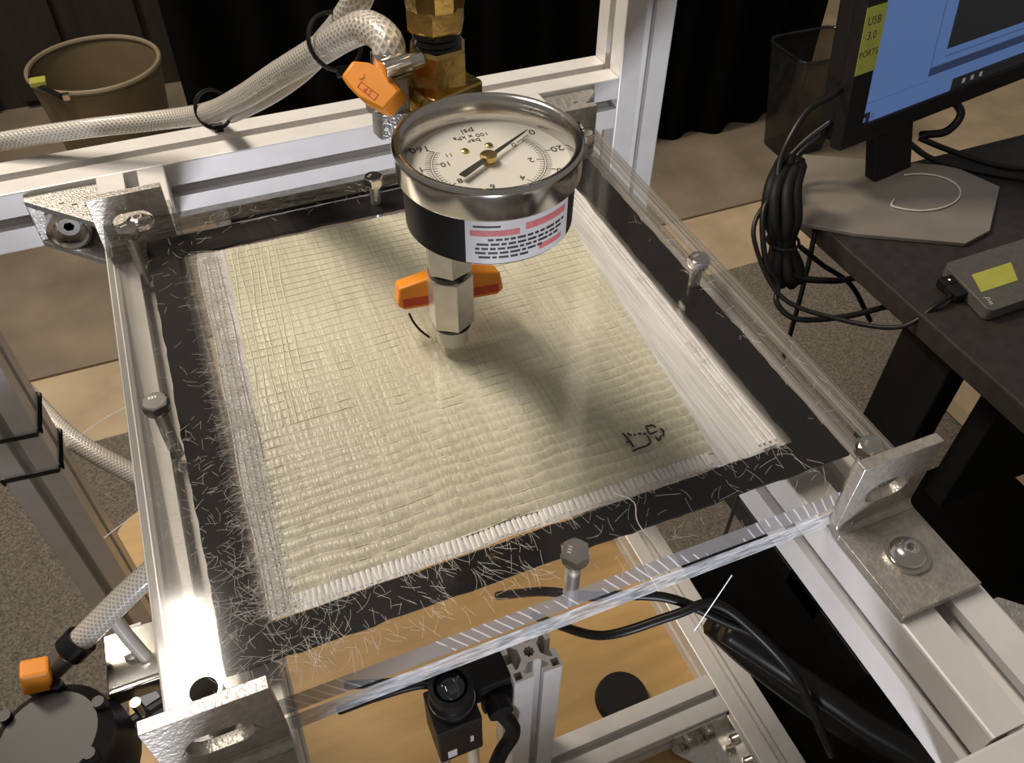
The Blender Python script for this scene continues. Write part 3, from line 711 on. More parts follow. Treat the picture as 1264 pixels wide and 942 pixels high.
# upper ball valve with hose barb
uv = thing('hose_ball_valve', 'cast silver ball valve with tilted orange lever and hose barb left of the brass fittings', 'valve', (-0.0165, 0.003, 0.09))
AX = Vector((0.10, 0.22, 1)).normalized()
V0 = Vector((-0.0190, -0.0030, 0.1035))
Mv = frame(V0, AX, (1, 0, 0))
MB().tube(smooth_path([(-0.0135, 0.0, 0.111), (-0.0165, -0.0015, 0.1095), (-0.0190, -0.003, 0.1095), (-0.0188, -0.0025, 0.1115)], 5), 0.0055, 14).build('valve_elbow', CAST, uv)
mb = MB(); mb.prism([rrect(0.0066, 0.0066, 0.0025, 3)], lambda u, v, w: Mv @ Vector((u, v, w)), 0.001, 0.010); mb.build('valve_body', CAST, uv, 30, 0.0008)
mb = MB(); mb.prism([hexpts(0.0120, 0.3)], lambda u, v, w: Mv @ Vector((u, v, w)), 0.0095, 0.0215); mb.build('valve_hex', CAST, uv, 20, 0.0008)
BT = Mv @ Vector((0, 0, 0.0215))
prof = [(0.0, 0.021)] + [(0.0045 if i % 2 else 0.0056, 0.021 + 0.002 * i) for i in range(6)] + [(0.0, 0.033)]
MB().lathe(prof, 18, Mv).build('hose_barb', CHROME, uv)
# orange lever: thick bent wedge, to the left of the body
Ml = frame((-0.0248, -0.0045, 0.1235), (-0.44, -0.52, 0.70), (-0.60, 0.50, 0.55)) @ Matrix.Scale(0.80, 4)
mb = MB()
mb.prism([[(-0.0125, -0.0062), (-0.0035, -0.0085), (0.0075, -0.0072), (0.0140, -0.0035), (0.0140, 0.0045), (0.0085, 0.0060), (0.0000, 0.0070), (-0.0115, 0.0050)]], lambda u, v, w: Ml @ Vector((u, v, w)), -0.0062, 0.0042)
lv = mb.build('orange_lever', ORANGE, uv, 25, 0.0012)
MB().lathe([(0.0, 0.0043), (0.0015, 0.0043), (0.0013, 0.0046), (0.0, 0.0046)], 14, Ml @ Matrix.Translation((0.006, -0.001, 0))).build('lever_rivet', ORANGE, lv)
mb = MB(); bw = 0.0002
for x0, x1, y0, y1 in ((-0.0055, 0.0045, 0.0035, 0.0038), (-0.0055, 0.0045, 0.0008, 0.0011), (-0.0055, -0.0052, 0.0008, 0.0038), (0.0042, 0.0045, 0.0008, 0.0038)):
    mb.box(x0, x1, y0, y1, 0.0042, 0.00435)
mb.xf(Ml); mb.build('lever_emblem', ORANGED, lv, 0)
text_part('lever_lettering', 'S P', 0.0032, Ml @ Matrix.Translation((-0.0005, 0.0022, 0.0043)), ORANGED, lv)
MB().lathe([(0.0, 0.0), (0.0034, 0.0), (0.0034, 0.008), (0.0, 0.008)], 14, frame((-0.0190, -0.002, 0.1160), (-0.8, -0.2, 0.25))).build('lever_spindle', CHROME, uv)

# hose clamp
hc = thing('hose_clamp', 'shiny worm-drive hose clamp where the hose meets the silver valve', 'hose clamp', tuple(BT))
Mc = Mv @ Matrix.Translation((0, 0, 0.0262))
MB().lathe([(0.0061, -0.0030), (0.0066, -0.0030), (0.0066, 0.0030), (0.0061, 0.0030)], 32, Mc, close=True).build('clamp_band', CHROME, hc)
sd = frame(tuple(Mc @ Vector((0.0, -0.0088, 0.0))), (1, 0.12, 0.1), (0, 0, 1))
MB().prism([rrect(0.0032, 0.0028, 0.001, 2)], lambda u, v, w: sd @ Vector((u, v, w)), -0.005, 0.0045).build('worm_housing', CHROME, hc, 25, 0.0003)
mb = MB(); mb.prism([circ(0.0029, 14), [(0.0005, 0.0022), (0.0005, -0.0022), (-0.0005, -0.0022), (-0.0005, 0.0022)]], lambda u, v, w: sd @ Vector((u, v, w)), 0.0045, 0.0092)
mb.build('worm_screw', CHROME, hc, 25)

# ------------------------------------------------------------------ braided hoses
def hose(pts, r, label, mat=HOSE, name='braided_hose', n=14, cat='hose', us=120):
    o = MB().tube(smooth_path(pts, 14), r, 18, us).build(name, mat, None, 180)
    return tag(o, label, cat)
H1 = [tuple(Mv @ Vector((0, 0, 0.023))), tuple(Mv @ Vector((0, 0.0003, 0.028))), (-0.0158, 0.0085, 0.1340), (-0.0190, 0.0215, 0.1335), (-0.0245, 0.0360, 0.1255), (-0.0305, 0.0590, 0.1110), (-0.0440, 0.1000, 0.0845), (-0.0580, 0.1450, 0.0550), (-0.0745, 0.1970, 0.0240), (-0.1020, 0.2380, 0.0040), (-0.1480, 0.2620, -0.0050), (-0.2000, 0.2860, -0.0160), (-0.27, 0.31, -0.03)]
hose(H1, 0.0058, 'braided clear hose curving from the silver valve down to the left edge of the photo')
H2 = [(-0.003, 0.050, 0.158), (-0.0105, 0.0475, 0.1430), (-0.0150, 0.0480, 0.1330), (-0.0190, 0.0590, 0.1210), (-0.0225, 0.0800, 0.1055), (-0.0320, 0.1110, 0.0800), (-0.0460, 0.1530, 0.0500), (-0.0620, 0.2060, 0.0170), (-0.068, 0.260, -0.0095), (-0.080, 0.292, -0.035), (-0.082, 0.305, -0.12)]
hose(H2, 0.0056, 'braided clear hose dropping from the top edge of the photo along the other hose')
def zip_tie(c, d, rx, label, r=0.0009, ry=None):
    t = thing('cable_tie', label, 'cable tie', c)
    F = frame(c, d); ry = ry or rx
    MB().tube([F @ Vector((rx * math.cos(a), ry * math.sin(a), 0)) for a in [2 * PI * i / 30 for i in range(31)]], r, 6).build('tie_loop', BLACKP, t)
    MB().box(-0.002, 0.002, -0.0015, 0.0025, -0.002, 0.002).xf(F @ Matrix.Translation((0, ry, 0))).build('tie_lock', BLACKP, t, 0, 0.0004)
    return t
zip_tie((-0.0252, 0.0515, 0.1170), (-0.25, 0.75, -0.5), 0.0108, 'black cable tie joining the two hoses near the orange lever')
zip_tie((-0.0712, 0.2020, 0.0230), (-0.4, 0.8, -0.45), 0.0105, 'black cable tie around the hose above the back rail', 0.0011)

# ------------------------------------------------------------------ pressure gauge
GX, GY, GZ = -0.0017, -0.0526, 0.1262
g = thing('pressure_gauge', 'round dial pressure gauge with chrome bezel and white face looking upward', 'pressure gauge', (GX, GY, GZ - 0.0295))
G = Matrix.Translation((GX, GY, GZ))
MB().lathe([(0.0, -0.0295), (0.0258, -0.0295), (0.0277, -0.0280), (0.0280, -0.0106), (0.0270, -0.0106), (0.0, -0.0106)], 72, G).build('gauge_case', BLACKP, g, 30)
MB().lathe([(0.0278, -0.0112), (0.0290, -0.0112), (0.0296, -0.0104), (0.0297, -0.0030), (0.0302, -0.0018), (0.0300, -0.0006), (0.0292, 0.0), (0.0280, -0.0003), (0.0270, -0.0014), (0.0266, -0.0094), (0.0266, -0.0100), (0.0278, -0.0100)], 96, G, close=True).build('bezel', BEZEL, g, 50)
DZ = -0.0090
dial = MB().lathe([(0.0, DZ - 0.0010), (0.0266, DZ - 0.0010), (0.0266, DZ), (0.0, DZ)], 72, G).build('dial', DIALW, g, 30)
MB().lathe([(0.0, -0.0026), (0.0268, -0.0026), (0.0268, -0.0018), (0.0, -0.0018)], 64, G).build('glass_window', LENS, g, 30)
A0, A1 = math.radians(31.5), math.radians(139 - 360)
def dial_ticks(n, r0, r1s, w, name, major):
    mb = MB()
    for i in range(n + 1):
        a = A0 + (A1 - A0) * i / n; r1 = r1s[1] if i % major == 0 else r1s[0]; ww = w * (1.8 if i % major == 0 else 1)
        c, s = math.cos(a), math.sin(a)
        P = [(r0 * c + ww * s, r0 * s - ww * c), (r1 * c + ww * s, r1 * s - ww * c), (r1 * c - ww * s, r1 * s + ww * c), (r0 * c - ww * s, r0 * s + ww * c)]
        mb.add([(GX + x, GY + y, GZ + DZ + 0.00008) for x, y in P], [(0, 1, 2, 3)] if True else [])
    mb.build(name, INK, dial, 0)
dial_ticks(80, 0.0185, (0.0202, 0.0215), 0.00009, 'outer_scale', 10)
dial_ticks(55, 0.0178, (0.0164, 0.0154), 0.00009, 'inner_scale', 10)
for r in (0.0178, 0.0185):
    MB().lathe([(r - 0.00008, DZ + 0.00002), (r + 0.00008, DZ + 0.00002), (r + 0.00008, DZ + 0.0001), (r - 0.00008, DZ + 0.0001)], 90, G, close=True, a0=A1, a1=A0).build('scale_arc', INK, dial, 0)
def dial_text(s, ang, r, size):
    # lettering reads upright for someone standing on the far side of the plate
    c, sn = math.cos(ang), math.sin(ang)
    Mt = Matrix.Translation((GX + r * c, GY + r * sn, GZ + DZ + 0.0001)) @ Matrix.Rotation(math.radians(178), 4, 'Z')
    text_part('dial_numeral', s, size, Mt, INK, dial)
for i, v in enumerate((0, 20, 40, 60, 80, 100, 120, 140, 160)):
    dial_text(str(v), A0 + (A1 - A0) * i / 8, 0.0238, 0.0045)
for v in (0, 2, 4, 6, 8, 10, 11):
    dial_text(str(v), A0 + (A1 - A0) * v / 11, 0.0136, 0.0037 if v != 11 else 0.0028)
for s, r, sz in (('psi', 0.0208, 0.0042), ('100 x kPa', 0.0172, 0.0031), ('bar', 0.0143, 0.0035)):
    dial_text(s, math.radians(88.5), r, sz)
for a in (117.6, 68.3):
    c, sn = math.cos(math.radians(a)), math.sin(math.radians(a))
    MB().lathe([(0.0, DZ), (0.0013, DZ), (0.0013, DZ + 0.0005), (0.0007, DZ + 0.0009), (0.0, DZ + 0.0009)], 16, Matrix.Translation((GX + 0.0102 * c, GY + 0.0102 * sn, GZ))).build('dial_screw', BRASS, g)
na = math.radians(31.5)
mb = MB(); mb.prism([[(-0.0135, -0.0011), (-0.0125, -0.0013), (0.0, -0.0009), (0.019, -0.00025), (0.0215, 0.0), (0.019, 0.00025), (0.0, 0.0009), (-0.0125, 0.0013), (-0.0135, 0.0011)]], lambda u, v, w: (u, v, w), 0.0, 0.0003)
mb.xf(G @ Matrix.Translation((0, 0, DZ + 0.0019)) @ Matrix.Rotation(na, 4, 'Z')).build('needle', INK, g, 0)
MB().lathe([(0.0, DZ), (0.0016, DZ), (0.0027, DZ + 0.0014), (0.0027, DZ + 0.0030), (0.0022, DZ + 0.0034), (0.0, DZ + 0.0034)], 24, G).build('needle_hub', BRASS, g)
# warning sticker around the case
LA0, LA1 = math.radians(-126), math.radians(-51)
lab = MB().lathe([(0.02805, -0.0272), (0.02830, -0.0272), (0.02830, -0.0116), (0.02805, -0.0116)], 30, G, close=True, a0=LA0, a1=LA1).build('warning_sticker', PAPER, g, 30)
def sticker_line(a0, a1, z0, z1, mat, nm):
    MB().lathe([(0.02831, z0), (0.02836, z0), (0.02836, z1), (0.02831, z1)], 12, G, close=True, a0=math.radians(a0), a1=math.radians(a1)).build(nm, mat, lab, 0)
sticker_line(-121, -104, -0.0139, -0.0132, INK, 'print_line')
sticker_line(-123, -92, -0.0170, -0.0149, REDINK, 'red_print_bar'); sticker_line(-88, -55, -0.0160, -0.0136, REDINK, 'red_print_bar')
for z, a, b_ in ((-0.0183, -112, -56), (-0.0200, -119, -57), (-0.0216, -120, -62), (-0.0232, -120, -76), (-0.0248, -118, -86)):
    x = a
    while x < b_ - 2:
        w = random.uniform(2.5, 7.5); sticker_line(x, min(b_, x + w), z - 0.0004, z + 0.0004, INK, 'print_line'); x += w + 1.2
sticker_line(-78, -58, -0.0251, -0.0232, REDINK, 'red_print_bar')
# elbow carrying the gauge off the tee
el = MB().tube(smooth_path([(0, -0.023, 0.085), (-0.0004, -0.034, 0.085), (-0.0012, -0.0460, 0.0858), (GX, GY, 0.0895), (GX, GY, 0.0975)], 6), 0.0068, 16).build('gauge_elbow', BRASS, g)

# ------------------------------------------------------------------ left post straps, lower hoses and pump
for z, lab in ((-0.2163, 'upper black strap around the left aluminium post'), (-0.259, 'lower black strap around the left aluminium post')):
    r = 0.0215; P = [(-0.27 + x, 0.256 + y, z + 0.002 * math.sin(3 * i)) for i, (x, y) in enumerate(rrect(r, r, 0.003, 3))]
    tag(MB().tube(P + P[:1], 0.0016, 6).build('black_strap', BLACKP), lab, 'strap')
hose([(-0.285, 0.36, -0.27), (-0.2546, 0.2978, -0.2782), (-0.2334, 0.2698, -0.2873), (-0.2057, 0.2435, -0.301), (-0.165, 0.205, -0.325), (-0.13, 0.165, -0.37)], 0.0082, 'braided hose passing behind the left post below the plate')
HB = Vector((-0.2305, 0.0421, -0.2095))
hose([tuple(HB), (-0.219, 0.0449, -0.2027), (-0.1989, 0.0497, -0.1908), (-0.1800, 0.0538, -0.1806), (-0.158, 0.060, -0.172), (-0.12, 0.075, -0.17), (-0.08, 0.10, -0.19)], 0.0075, 'braided hose rising from the black pump at the lower left')
pv = thing('pump_valve', 'dark hose connector with an orange knob on top of the black pump', 'valve', (-0.245, 0.036, -0.235))
dr = (Vector((-0.219, 0.0449, -0.2027)) - HB).normalized(); PF = frame(HB, -dr)
MB().lathe([(0.0080, -0.004), (0.0100, -0.004), (0.0100, 0.006), (0.0080, 0.006)], 24, PF, close=True).build('connector_ring', BLACKP, pv)
MB().lathe([(0.0078, 0.003), (0.0098, 0.0052), (0.0098, 0.0068), (0.0078, 0.0068)], 24, PF, close=True).build('bright_ring', CHROME, pv)
MB().lathe([(0.0, 0.004), (0.0080, 0.004), (0.0075, 0.030), (0.0060, 0.038), (0.0, 0.038)], 20, PF).build('connector_body', GREYPIPE, pv)
MB().box(-0.0075, 0.0075, -0.006, 0.006, -0.010, 0.010).xf(Matrix.Translation((-0.252, 0.028, -0.206)) @ Matrix.Rotation(0.25, 4, 'Y')).build('orange_knob', ORANGE, pv, 0, 0.0018)
MB().lathe([(0.0, 0), (0.003, 0), (0.003, 0.02), (0.0, 0.02)], 10, frame((-0.252, 0.030, -0.232), (0, 0, 1))).build('knob_stem', BLACKP, pv)
pu = thing('vacuum_pump', 'black round pump with grey pipe ends at the lower left edge of the photo', 'pump', (-0.250, -0.006, -0.5548))
PM = Matrix.Translation((-0.250, -0.006, 0))
MB().lathe([(0.0, -0.265), (0.033, -0.265), (0.037, -0.260), (0.037, -0.240), (0.033, -0.230), (0.033, -0.222), (0.026, -0.216), (0.0, -0.216)], 36, PM).build('pump_body', BLACKP, pu)
for a in range(6):
    c, s = math.cos(a * PI / 3 + 0.3), math.sin(a * PI / 3 + 0.3)
    MB().lathe([(0.0, -0.226), (0.0035, -0.226), (0.0035, -0.212), (0.0, -0.212)], 10, Matrix.Translation((-0.250 + 0.029 * c, -0.006 + 0.029 * s, 0))).build('pump_stud', BLACKP, pu)
MB().lathe([(0.0, -0.5548), (0.030, -0.5548), (0.030, -0.543), (0.022, -0.541), (0.022, -0.265), (0.0, -0.265)], 28, PM).build('pump_cylinder', GREYPIPE, pu)
for x, y in ((-0.250, -0.048), (-0.232, -0.042)):
    MB().lathe([(0.0, -0.29), (0.009, -0.29), (0.009, -0.238), (0.005, -0.234), (0.005, -0.222), (0.0, -0.222)], 20, Matrix.Translation((x, y, 0))).build('pipe_end', GREYPIPE, pu)
MB().tube([(-0.225, 0.0, -0.250), (-0.205, 0.004, -0.248), (-0.188, 0.008, -0.246)], 0.0045, 10).build('outlet_arm', BLACKP, pu)
MB().lathe([(0.0, 0.0), (0.0032, 0.0), (0.0032, 0.016), (0.0, 0.016)], 12, frame((-0.207, 0.004, -0.246), (0, 0, 1))).build('bleed_screw', CHROME, pu)
tag(MB().tube(smooth_path([(-0.2085, 0.050, -0.195), (-0.2040, 0.040, -0.215), (-0.1950, 0.026, -0.245), (-0.1900, 0.018, -0.285), (-0.192, 0.012, -0.34)], 8), 0.0042, 12).build('drain_tube', TUBEW),
    'milky plastic tube hanging beside the steel corner plate', 'tube')
ba = thing('corner_plate', 'small bent steel plate with a screw on the lower left post', 'corner bracket', (-0.19, 0.04, -0.235))
mb = MB(); mb.box(-0.2220, -0.1620, 0.0180, 0.0560, -0.2345, -0.2315); mb.box(-0.2220, -0.1620, 0.0150, 0.0180, -0.2460, -0.2315); mb.build('bent_plate', CHROME, ba, 0, 0.0008)
MB().lathe([(0.0, -0.2315), (0.0050, -0.2315), (0.0046, -0.2285), (0.0, -0.2280)], 18, Matrix.Translation((-0.2060, 0.036, 0))).build('plate_screw', CHROME, ba)

# ------------------------------------------------------------------ small camera on the short post
cm = thing('inspection_camera', 'small black camera pointing up through the plate beside the short post', 'camera', (-0.022, -0.024, -0.555))
CX, CY = -0.022, -0.020
MB().box(CX - 0.018, CX + 0.016, CY - 0.020, CY + 0.014, -0.392, -0.338).build('camera_body', BLACKP, cm, 0, 0.0015)
MB().lathe([(0.0, -0.338), (0.0165, -0.338), (0.0165, -0.330), (0.0150, -0.329), (0.0150, -0.322), (0.0160, -0.321), (0.0160, -0.314), (0.0125, -0.313), (0.0115, -0.317), (0.0, -0.317)], 36, Matrix.Translation((CX, CY, 0))).build('lens_barrel', BLACKP, cm)
MB().lathe([(0.0163, -0.3345), (0.0169, -0.3345), (0.0169, -0.3325), (0.0163, -0.3325)], 36, Matrix.Translation((CX, CY, 0)), close=True).build('lens_ring', CHROME, cm)
MB().lathe([(0.0116, -0.317)] + [(0.0116 * math.cos(a), -0.317 + 0.0055 * math.sin(a)) for a in [PI / 2 * i / 8 for i in range(9)]][:-1] + [(0.0, -0.3115)], 30, Matrix.Translation((CX, CY, 0))).build('lens_glass', LENSG, cm)
MB().box(CX - 0.012, CX - 0.005, CY - 0.0204, CY - 0.020, -0.386, -0.374).build('camera_sticker', PAPER, cm, 0)
MB().box(CX + 0.006, CX + 0.0085, CY - 0.0204, CY - 0.020, -0.372, -0.362).build('camera_light', LETTER, cm, 0)
mb = MB(); mb.box(CX + 0.016, 0.0265, -0.016, 0.008, -0.372, -0.348); mb.box(0.002, 0.0265, -0.021, -0.012, -0.385, -0.360); mb.build('post_clamp', BLACKM, cm, 0, 0.002)
MB().lathe([(0.0, -0.004), (0.010, -0.004), (0.010, 0.008), (0.0, 0.008)], 16, frame((0.012, -0.024, -0.366), (0, -1, 0))).build('clamp_knob', BLACKM, cm)
MB().tube(smooth_path([(0.010, -0.022, -0.372), (0.020, -0.030, -0.395), (0.021, -0.032, -0.415), (0.010, -0.034, -0.44), (-0.002, -0.038, -0.49), (-0.006, -0.042, -0.553)], 8), 0.0062, 12).build('clamp_arm', BLACKM, cm)
def cable(pts, r, label, mat=BLACKP, n=10):
    return tag(MB().tube(smooth_path(pts, n), r, 8).build('cable', mat, None, 180), label, 'cable')
cable([(-0.10, 0.03, WZ + 0.20), (-0.07, 0.018, -0.37), (-0.035, 0.010, -0.362), (-0.018, -0.004, -0.365)], 0.0038, 'black cable entering the small camera from the left')
cable([(-0.09, 0.06, -0.42), (-0.06, 0.04, -0.40), (-0.035, 0.022, -0.378), (-0.020, -0.002, -0.375)], 0.0038, 'black cable crossing behind the small camera')
cable([(0.045, 0.058, -0.36), (0.0667, 0.0193, -0.3058), (0.0901, -0.0045, -0.2894), (0.1376, -0.0305, -0.2800), (0.1727, -0.0568, -0.2926), (0.2050, -0.080, -0.315), (0.25, -0.11, -0.40)], 0.0036, 'black cable arching over the plywood just below the plate edge')
cable([(0.075, 0.050, -0.40), (0.078, 0.010, -0.350), (0.0949, -0.0286, -0.3095), (0.1384, -0.0436, -0.2850), (0.1674, -0.0489, -0.2787), (0.1900, -0.070, -0.295), (0.215, -0.105, -0.33), (0.25, -0.14, -0.42)], 0.0036, 'black cable looping low over the plywood from behind the short post')
cable([(0.195, -0.045, -0.345), (0.225, -0.075, -0.365), (0.270, -0.130, -0.39), (0.32, -0.19, -0.43), (0.345, -0.26, -0.6)], 0.010, 'thick black cable bundle beside the low right rail')
cable([(0.215, -0.015, -0.40), (0.25, -0.05, -0.44), (0.31, -0.11, -0.49), (0.37, -0.15, -0.54), (0.43, -0.19, -0.58)], 0.012, 'thick black conduit running down beside the low right rail')
tag(MB().lathe([(0.0, WZ), (0.027, WZ), (0.028, WZ + 0.004), (0.026, WZ + 0.012), (0.0, WZ + 0.012)], 32, Matrix.Translation((0.168, 0.022, 0))).build('rubber_disc', BLACKM), 'black round rubber disc lying on the plywood behind the low rail', 'rubber disc')
for pts, lab in (([(-0.055, -0.03, WZ + 0.008), (-0.035, 0.0, WZ + 0.012), (-0.02, 0.03, WZ + 0.05), (-0.012, 0.045, WZ + 0.12)], 'left milky tube curving up from the plywood behind the camera'),
                 ([(-0.03, -0.055, WZ + 0.055), (-0.01, -0.02, WZ + 0.06), (0.004, 0.02, WZ + 0.07), (0.01, 0.05, WZ + 0.12)], 'right milky tube passing under the camera')):
    tag(MB().tube(smooth_path(pts, 8), 0.0055, 12).build('milky_tube', TUBEW, None, 180), lab, 'tube')
gp = thing('gusset_plate', 'thin steel gusset plate with screws where the two low rails meet', 'corner bracket', (0.22, -0.06, WZ))
mb = MB(); mb.prism([[(0.188, -0.040), (0.25, -0.040), (0.25, -0.11), (0.243, -0.11), (0.19, -0.048)]], lambda u, v, w: (u, v, w), -0.590, -0.587)
mb.box(0.188, 0.25, -0.043, -0.040, -0.590, -0.560); mb.box(0.247, 0.250, -0.11, -0.040, -0.590, -0.560); mb.build('gusset', CHROME, gp, 0, 0.0005)
for x, y, d in ((0.205, -0.043, (0, -1, 0)), (0.228, -0.043, (0, -1, 0)), (0.247, -0.062, (-1, 0, 0)), (0.247, -0.085, (-1, 0, 0))):
    MB().lathe([(0.0, 0.0), (0.0055, 0.0), (0.0055, 0.004), (0.003, 0.005), (0.0, 0.005)], 14, frame((x, y, -0.574), d)).build('gusset_screw', CHROME, gp)

# ------------------------------------------------------------------ desk with monitor on the right
TZ = -0.36
dk = thing('desk', 'black desk at the right carrying the monitor and the drive', 'desk', (1.0, 0.2, FZ + 0.006))
MB().box(0.615, 1.7, -0.35, 0.467, TZ - 0.028, TZ).build('desk_top', DESKB, dk, 0, 0.002)
MB().box(0.635, 0.67, 0.155, 0.235, FZ + 0.006, TZ - 0.028).build('desk_leg', BLACKM, dk, 0, 0.002)
MB().box(1.60, 1.64, 0.05, 0.17, FZ + 0.006, TZ - 0.028).build('desk_leg', BLACKM, dk, 0, 0.002)
MB().box(0.635, 0.67, -0.30, 0.44, FZ + 0.006, FZ + 0.05).build('desk_foot', BLACKM, dk, 0, 0.002)
MB().box(0.67, 1.60, 0.10, 0.13, -0.62, TZ - 0.028).build('desk_shade_panel', BLACKM, dk, 0, 0.002)  # black panel added in place of the shadow under the desk
tag(MB().box(0.42, 1.62, -0.75, 0.33, FZ + 0.006, FZ + 0.016).build('floor_shade_sheet', BLACKCLOTH, None, 0), 'black sheet standing in for the shaded floor under the desk', 'mat')  # near-black sheet laid where the floor lies in shade
tag(MB().box(1.165, 1.26, -0.1, 0.485, FZ + 0.016, FZ + 0.05).build('pine_plank', TANF, None, 0), 'pale plank on the floor under the desk', 'plank')
tag(MB().box(0.36, 0.60, -0.45, -0.02, FZ + 0.016, -0.70).build('equipment_case', BLACKCLOTH, None, 0, 0.02), 'black equipment case standing in the dark beside the plywood', 'case')

mon = thing('monitor', 'black monitor with a blue lit screen on a grey angular base', 'monitor', (0.76, 0.43, TZ))
basep = [(0.6904, 0.531), (0.5899, 0.396), (0.640, 0.352), (0.7523, 0.2863), (0.800, 0.296), (0.886, 0.3671), (0.865, 0.430)]
MB().prism([basep], lambda u, v, w: (u, v, w), TZ + 0.0003, TZ + 0.006).build('monitor_base', BASEG, mon, 0, 0.001)
th = math.radians(10); tl = math.radians(8); BO = Vector((0.655, 0.434, -0.289))
U = Vector((math.cos(th), math.sin(th), 0)); bkv = Vector((-math.sin(th), math.cos(th), 0)); Wv = bkv * math.sin(tl) + Vector((0, 0, 1)) * math.cos(tl); Nn = U.cross(Wv)
MM = Matrix(((U.x, Wv.x, Nn.x, BO.x), (U.y, Wv.y, Nn.y, BO.y), (U.z, Wv.z, Nn.z, BO.z), (0, 0, 0, 1)))
def mbox(nm, x0, x1, y0, y1, z0, z1, mat, par, bev=0): return MB().box(x0, x1, y0, y1, z0, z1).xf(MM).build(nm, mat, par, 0, bev)
mb = MB(); mb.prism([[(0, 0), (0.53, 0), (0.53, 0.33), (0, 0.33)], [(0.0345, 0.0245), (0.0345, 0.306), (0.505, 0.306), (0.505, 0.0245)]], lambda u, v, w: MM @ Vector((u, v, w)), -0.018, 0.0)
mb.build('bezel_frame', BLACKP, mon, 0, 0.0015)
mbox('back_shell', 0.004, 0.526, 0.004, 0.326, -0.045, -0.018, BLACKM, mon, 0.006)
scr = mbox('screen', 0.0345, 0.505, 0.0245, 0.306, -0.018, -0.003, SCR, mon)
mbox('screen_window', 0.176, 0.42, 0.085, 0.25, -0.003, -0.0028, SCRK, scr)
for x0, x1, y0, y1, m_ in ((0.150, 0.43, 0.056, 0.0665, SCR3), (0.150, 0.43, 0.0665, 0.0675, SCR2), (0.150, 0.152, 0.0665, 0.26, SCR2), (0.176, 0.43, 0.075, 0.077, SCR2), (0.206, 0.505, 0.0245, 0.040, SCRK), (0.0345, 0.155, 0.0495, 0.0503, SCR2), (0.0345, 0.048, 0.0245, 0.0375, SCRK)):
    mbox('screen_window', x0, x1, y0, y1, -0.003, -0.0027, m_, scr)
mbox('screen_icon', 0.0345, 0.0405, 0.026, 0.0315, -0.0028, -0.0026, SCR, scr)
for x in (0.228, 0.246, 0.264): mbox('screen_icon', x, x + 0.006, 0.029, 0.035, -0.0028, -0.0025, SCRI, scr)
MB().lathe([(0.0022, 0.0), (0.0029, 0.0), (0.0029, 0.0002), (0.0022, 0.0002)], 16, MM @ Matrix.Translation((0.054, 0.031, -0.003)), close=True).build('screen_icon', SCR3, scr)
mb = MB(); nb = [(0.7360, 0.4330), (0.8080, 0.4460), (0.8050, 0.4640), (0.7330, 0.4510)]
mb.prism([nb], lambda u, v, w: (u, v + (w - TZ) * 0.42, w), TZ + 0.006, -0.23); mb.build('monitor_neck', BLACKM, mon, 0, 0.002)
# note on the bezel
nt = MB().box(0.0, 0.0345, 0.0935, 0.170, 0.0001, 0.0005).xf(MM)
note = nt.build('sticky_note', YELLOW, None, 0); tag(note, 'yellow sticky note reading USB 3.0 PORTS on the monitor edge', 'sticky note')
for s, x, y, sz in (('USB', 0.0165, 0.1535, 0.0135), ('3.0', 0.0165, 0.1370, 0.0135), ('PORTS', 0.0170, 0.1165, 0.0108)):
    text_part('note_lettering', s, sz, MM @ Matrix.Translation((x, y, 0.0006)), INK, note)
mbox('power_light', 0.385, 0.388, 0.011, 0.014, 0.0, 0.0004, ORANGED, mon)

# external drive with note
dv = thing('external_drive', 'dark grey portable drive lying on the black desk with a yellow label', 'hard drive', (0.74, 0.23, TZ))
dq = [(0.6846, 0.2613), (0.6685, 0.1717), (0.805, 0.160), (0.822, 0.264)]
DQ = Matrix(((0.995, -0.03, 0, 0), (0.03, 0.995, 0, 0), (0, 0, 1, 0), (0, 0, 0, 1)))
cxy = (0.744, 0.214)
MB().prism([[(x - 0.0, y) for x, y in rrect(0.066, 0.0435, 0.008, 4)]], lambda u, v, w: (cxy[0] + u * 0.99 - v * -0.16, cxy[1] + v * 0.99 + u * 0.02, w), TZ + 0.001, TZ + 0.016).build('drive_shell', DRIVEG, dv, 30, 0.003)
MB().prism([[(0.7000, 0.2270), (0.6870, 0.1985), (0.7420, 0.1995), (0.760, 0.2280)]], lambda u, v, w: (u, v, w), TZ + 0.0161, TZ + 0.0166).build('yellow_label', YELLOW, dv, 0)
text_part('drive_lettering', 'wd', 0.011, Matrix.Translation((0.684, 0.184, TZ + 0.0162)) @ Matrix.Rotation(1.2, 4, 'Z'), LETTER, dv)
MB().box(0.662, 0.684, 0.206, 0.226, TZ + 0.003, TZ + 0.013).build('drive_plug', BLACKP, dv, 0, 0.002)
MB().lathe([(0.0, 0.0), (0.0012, 0.0), (0.0, 0.0008)], 8, Matrix.Translation((0.673, 0.232, TZ + 0.0135))).build('status_light', LED, dv)
MB().box(0.664, 0.690, 0.226, 0.240, TZ + 0.001, TZ + 0.013).build('drive_port_block', BLACKM, dv, 0, 0.002)

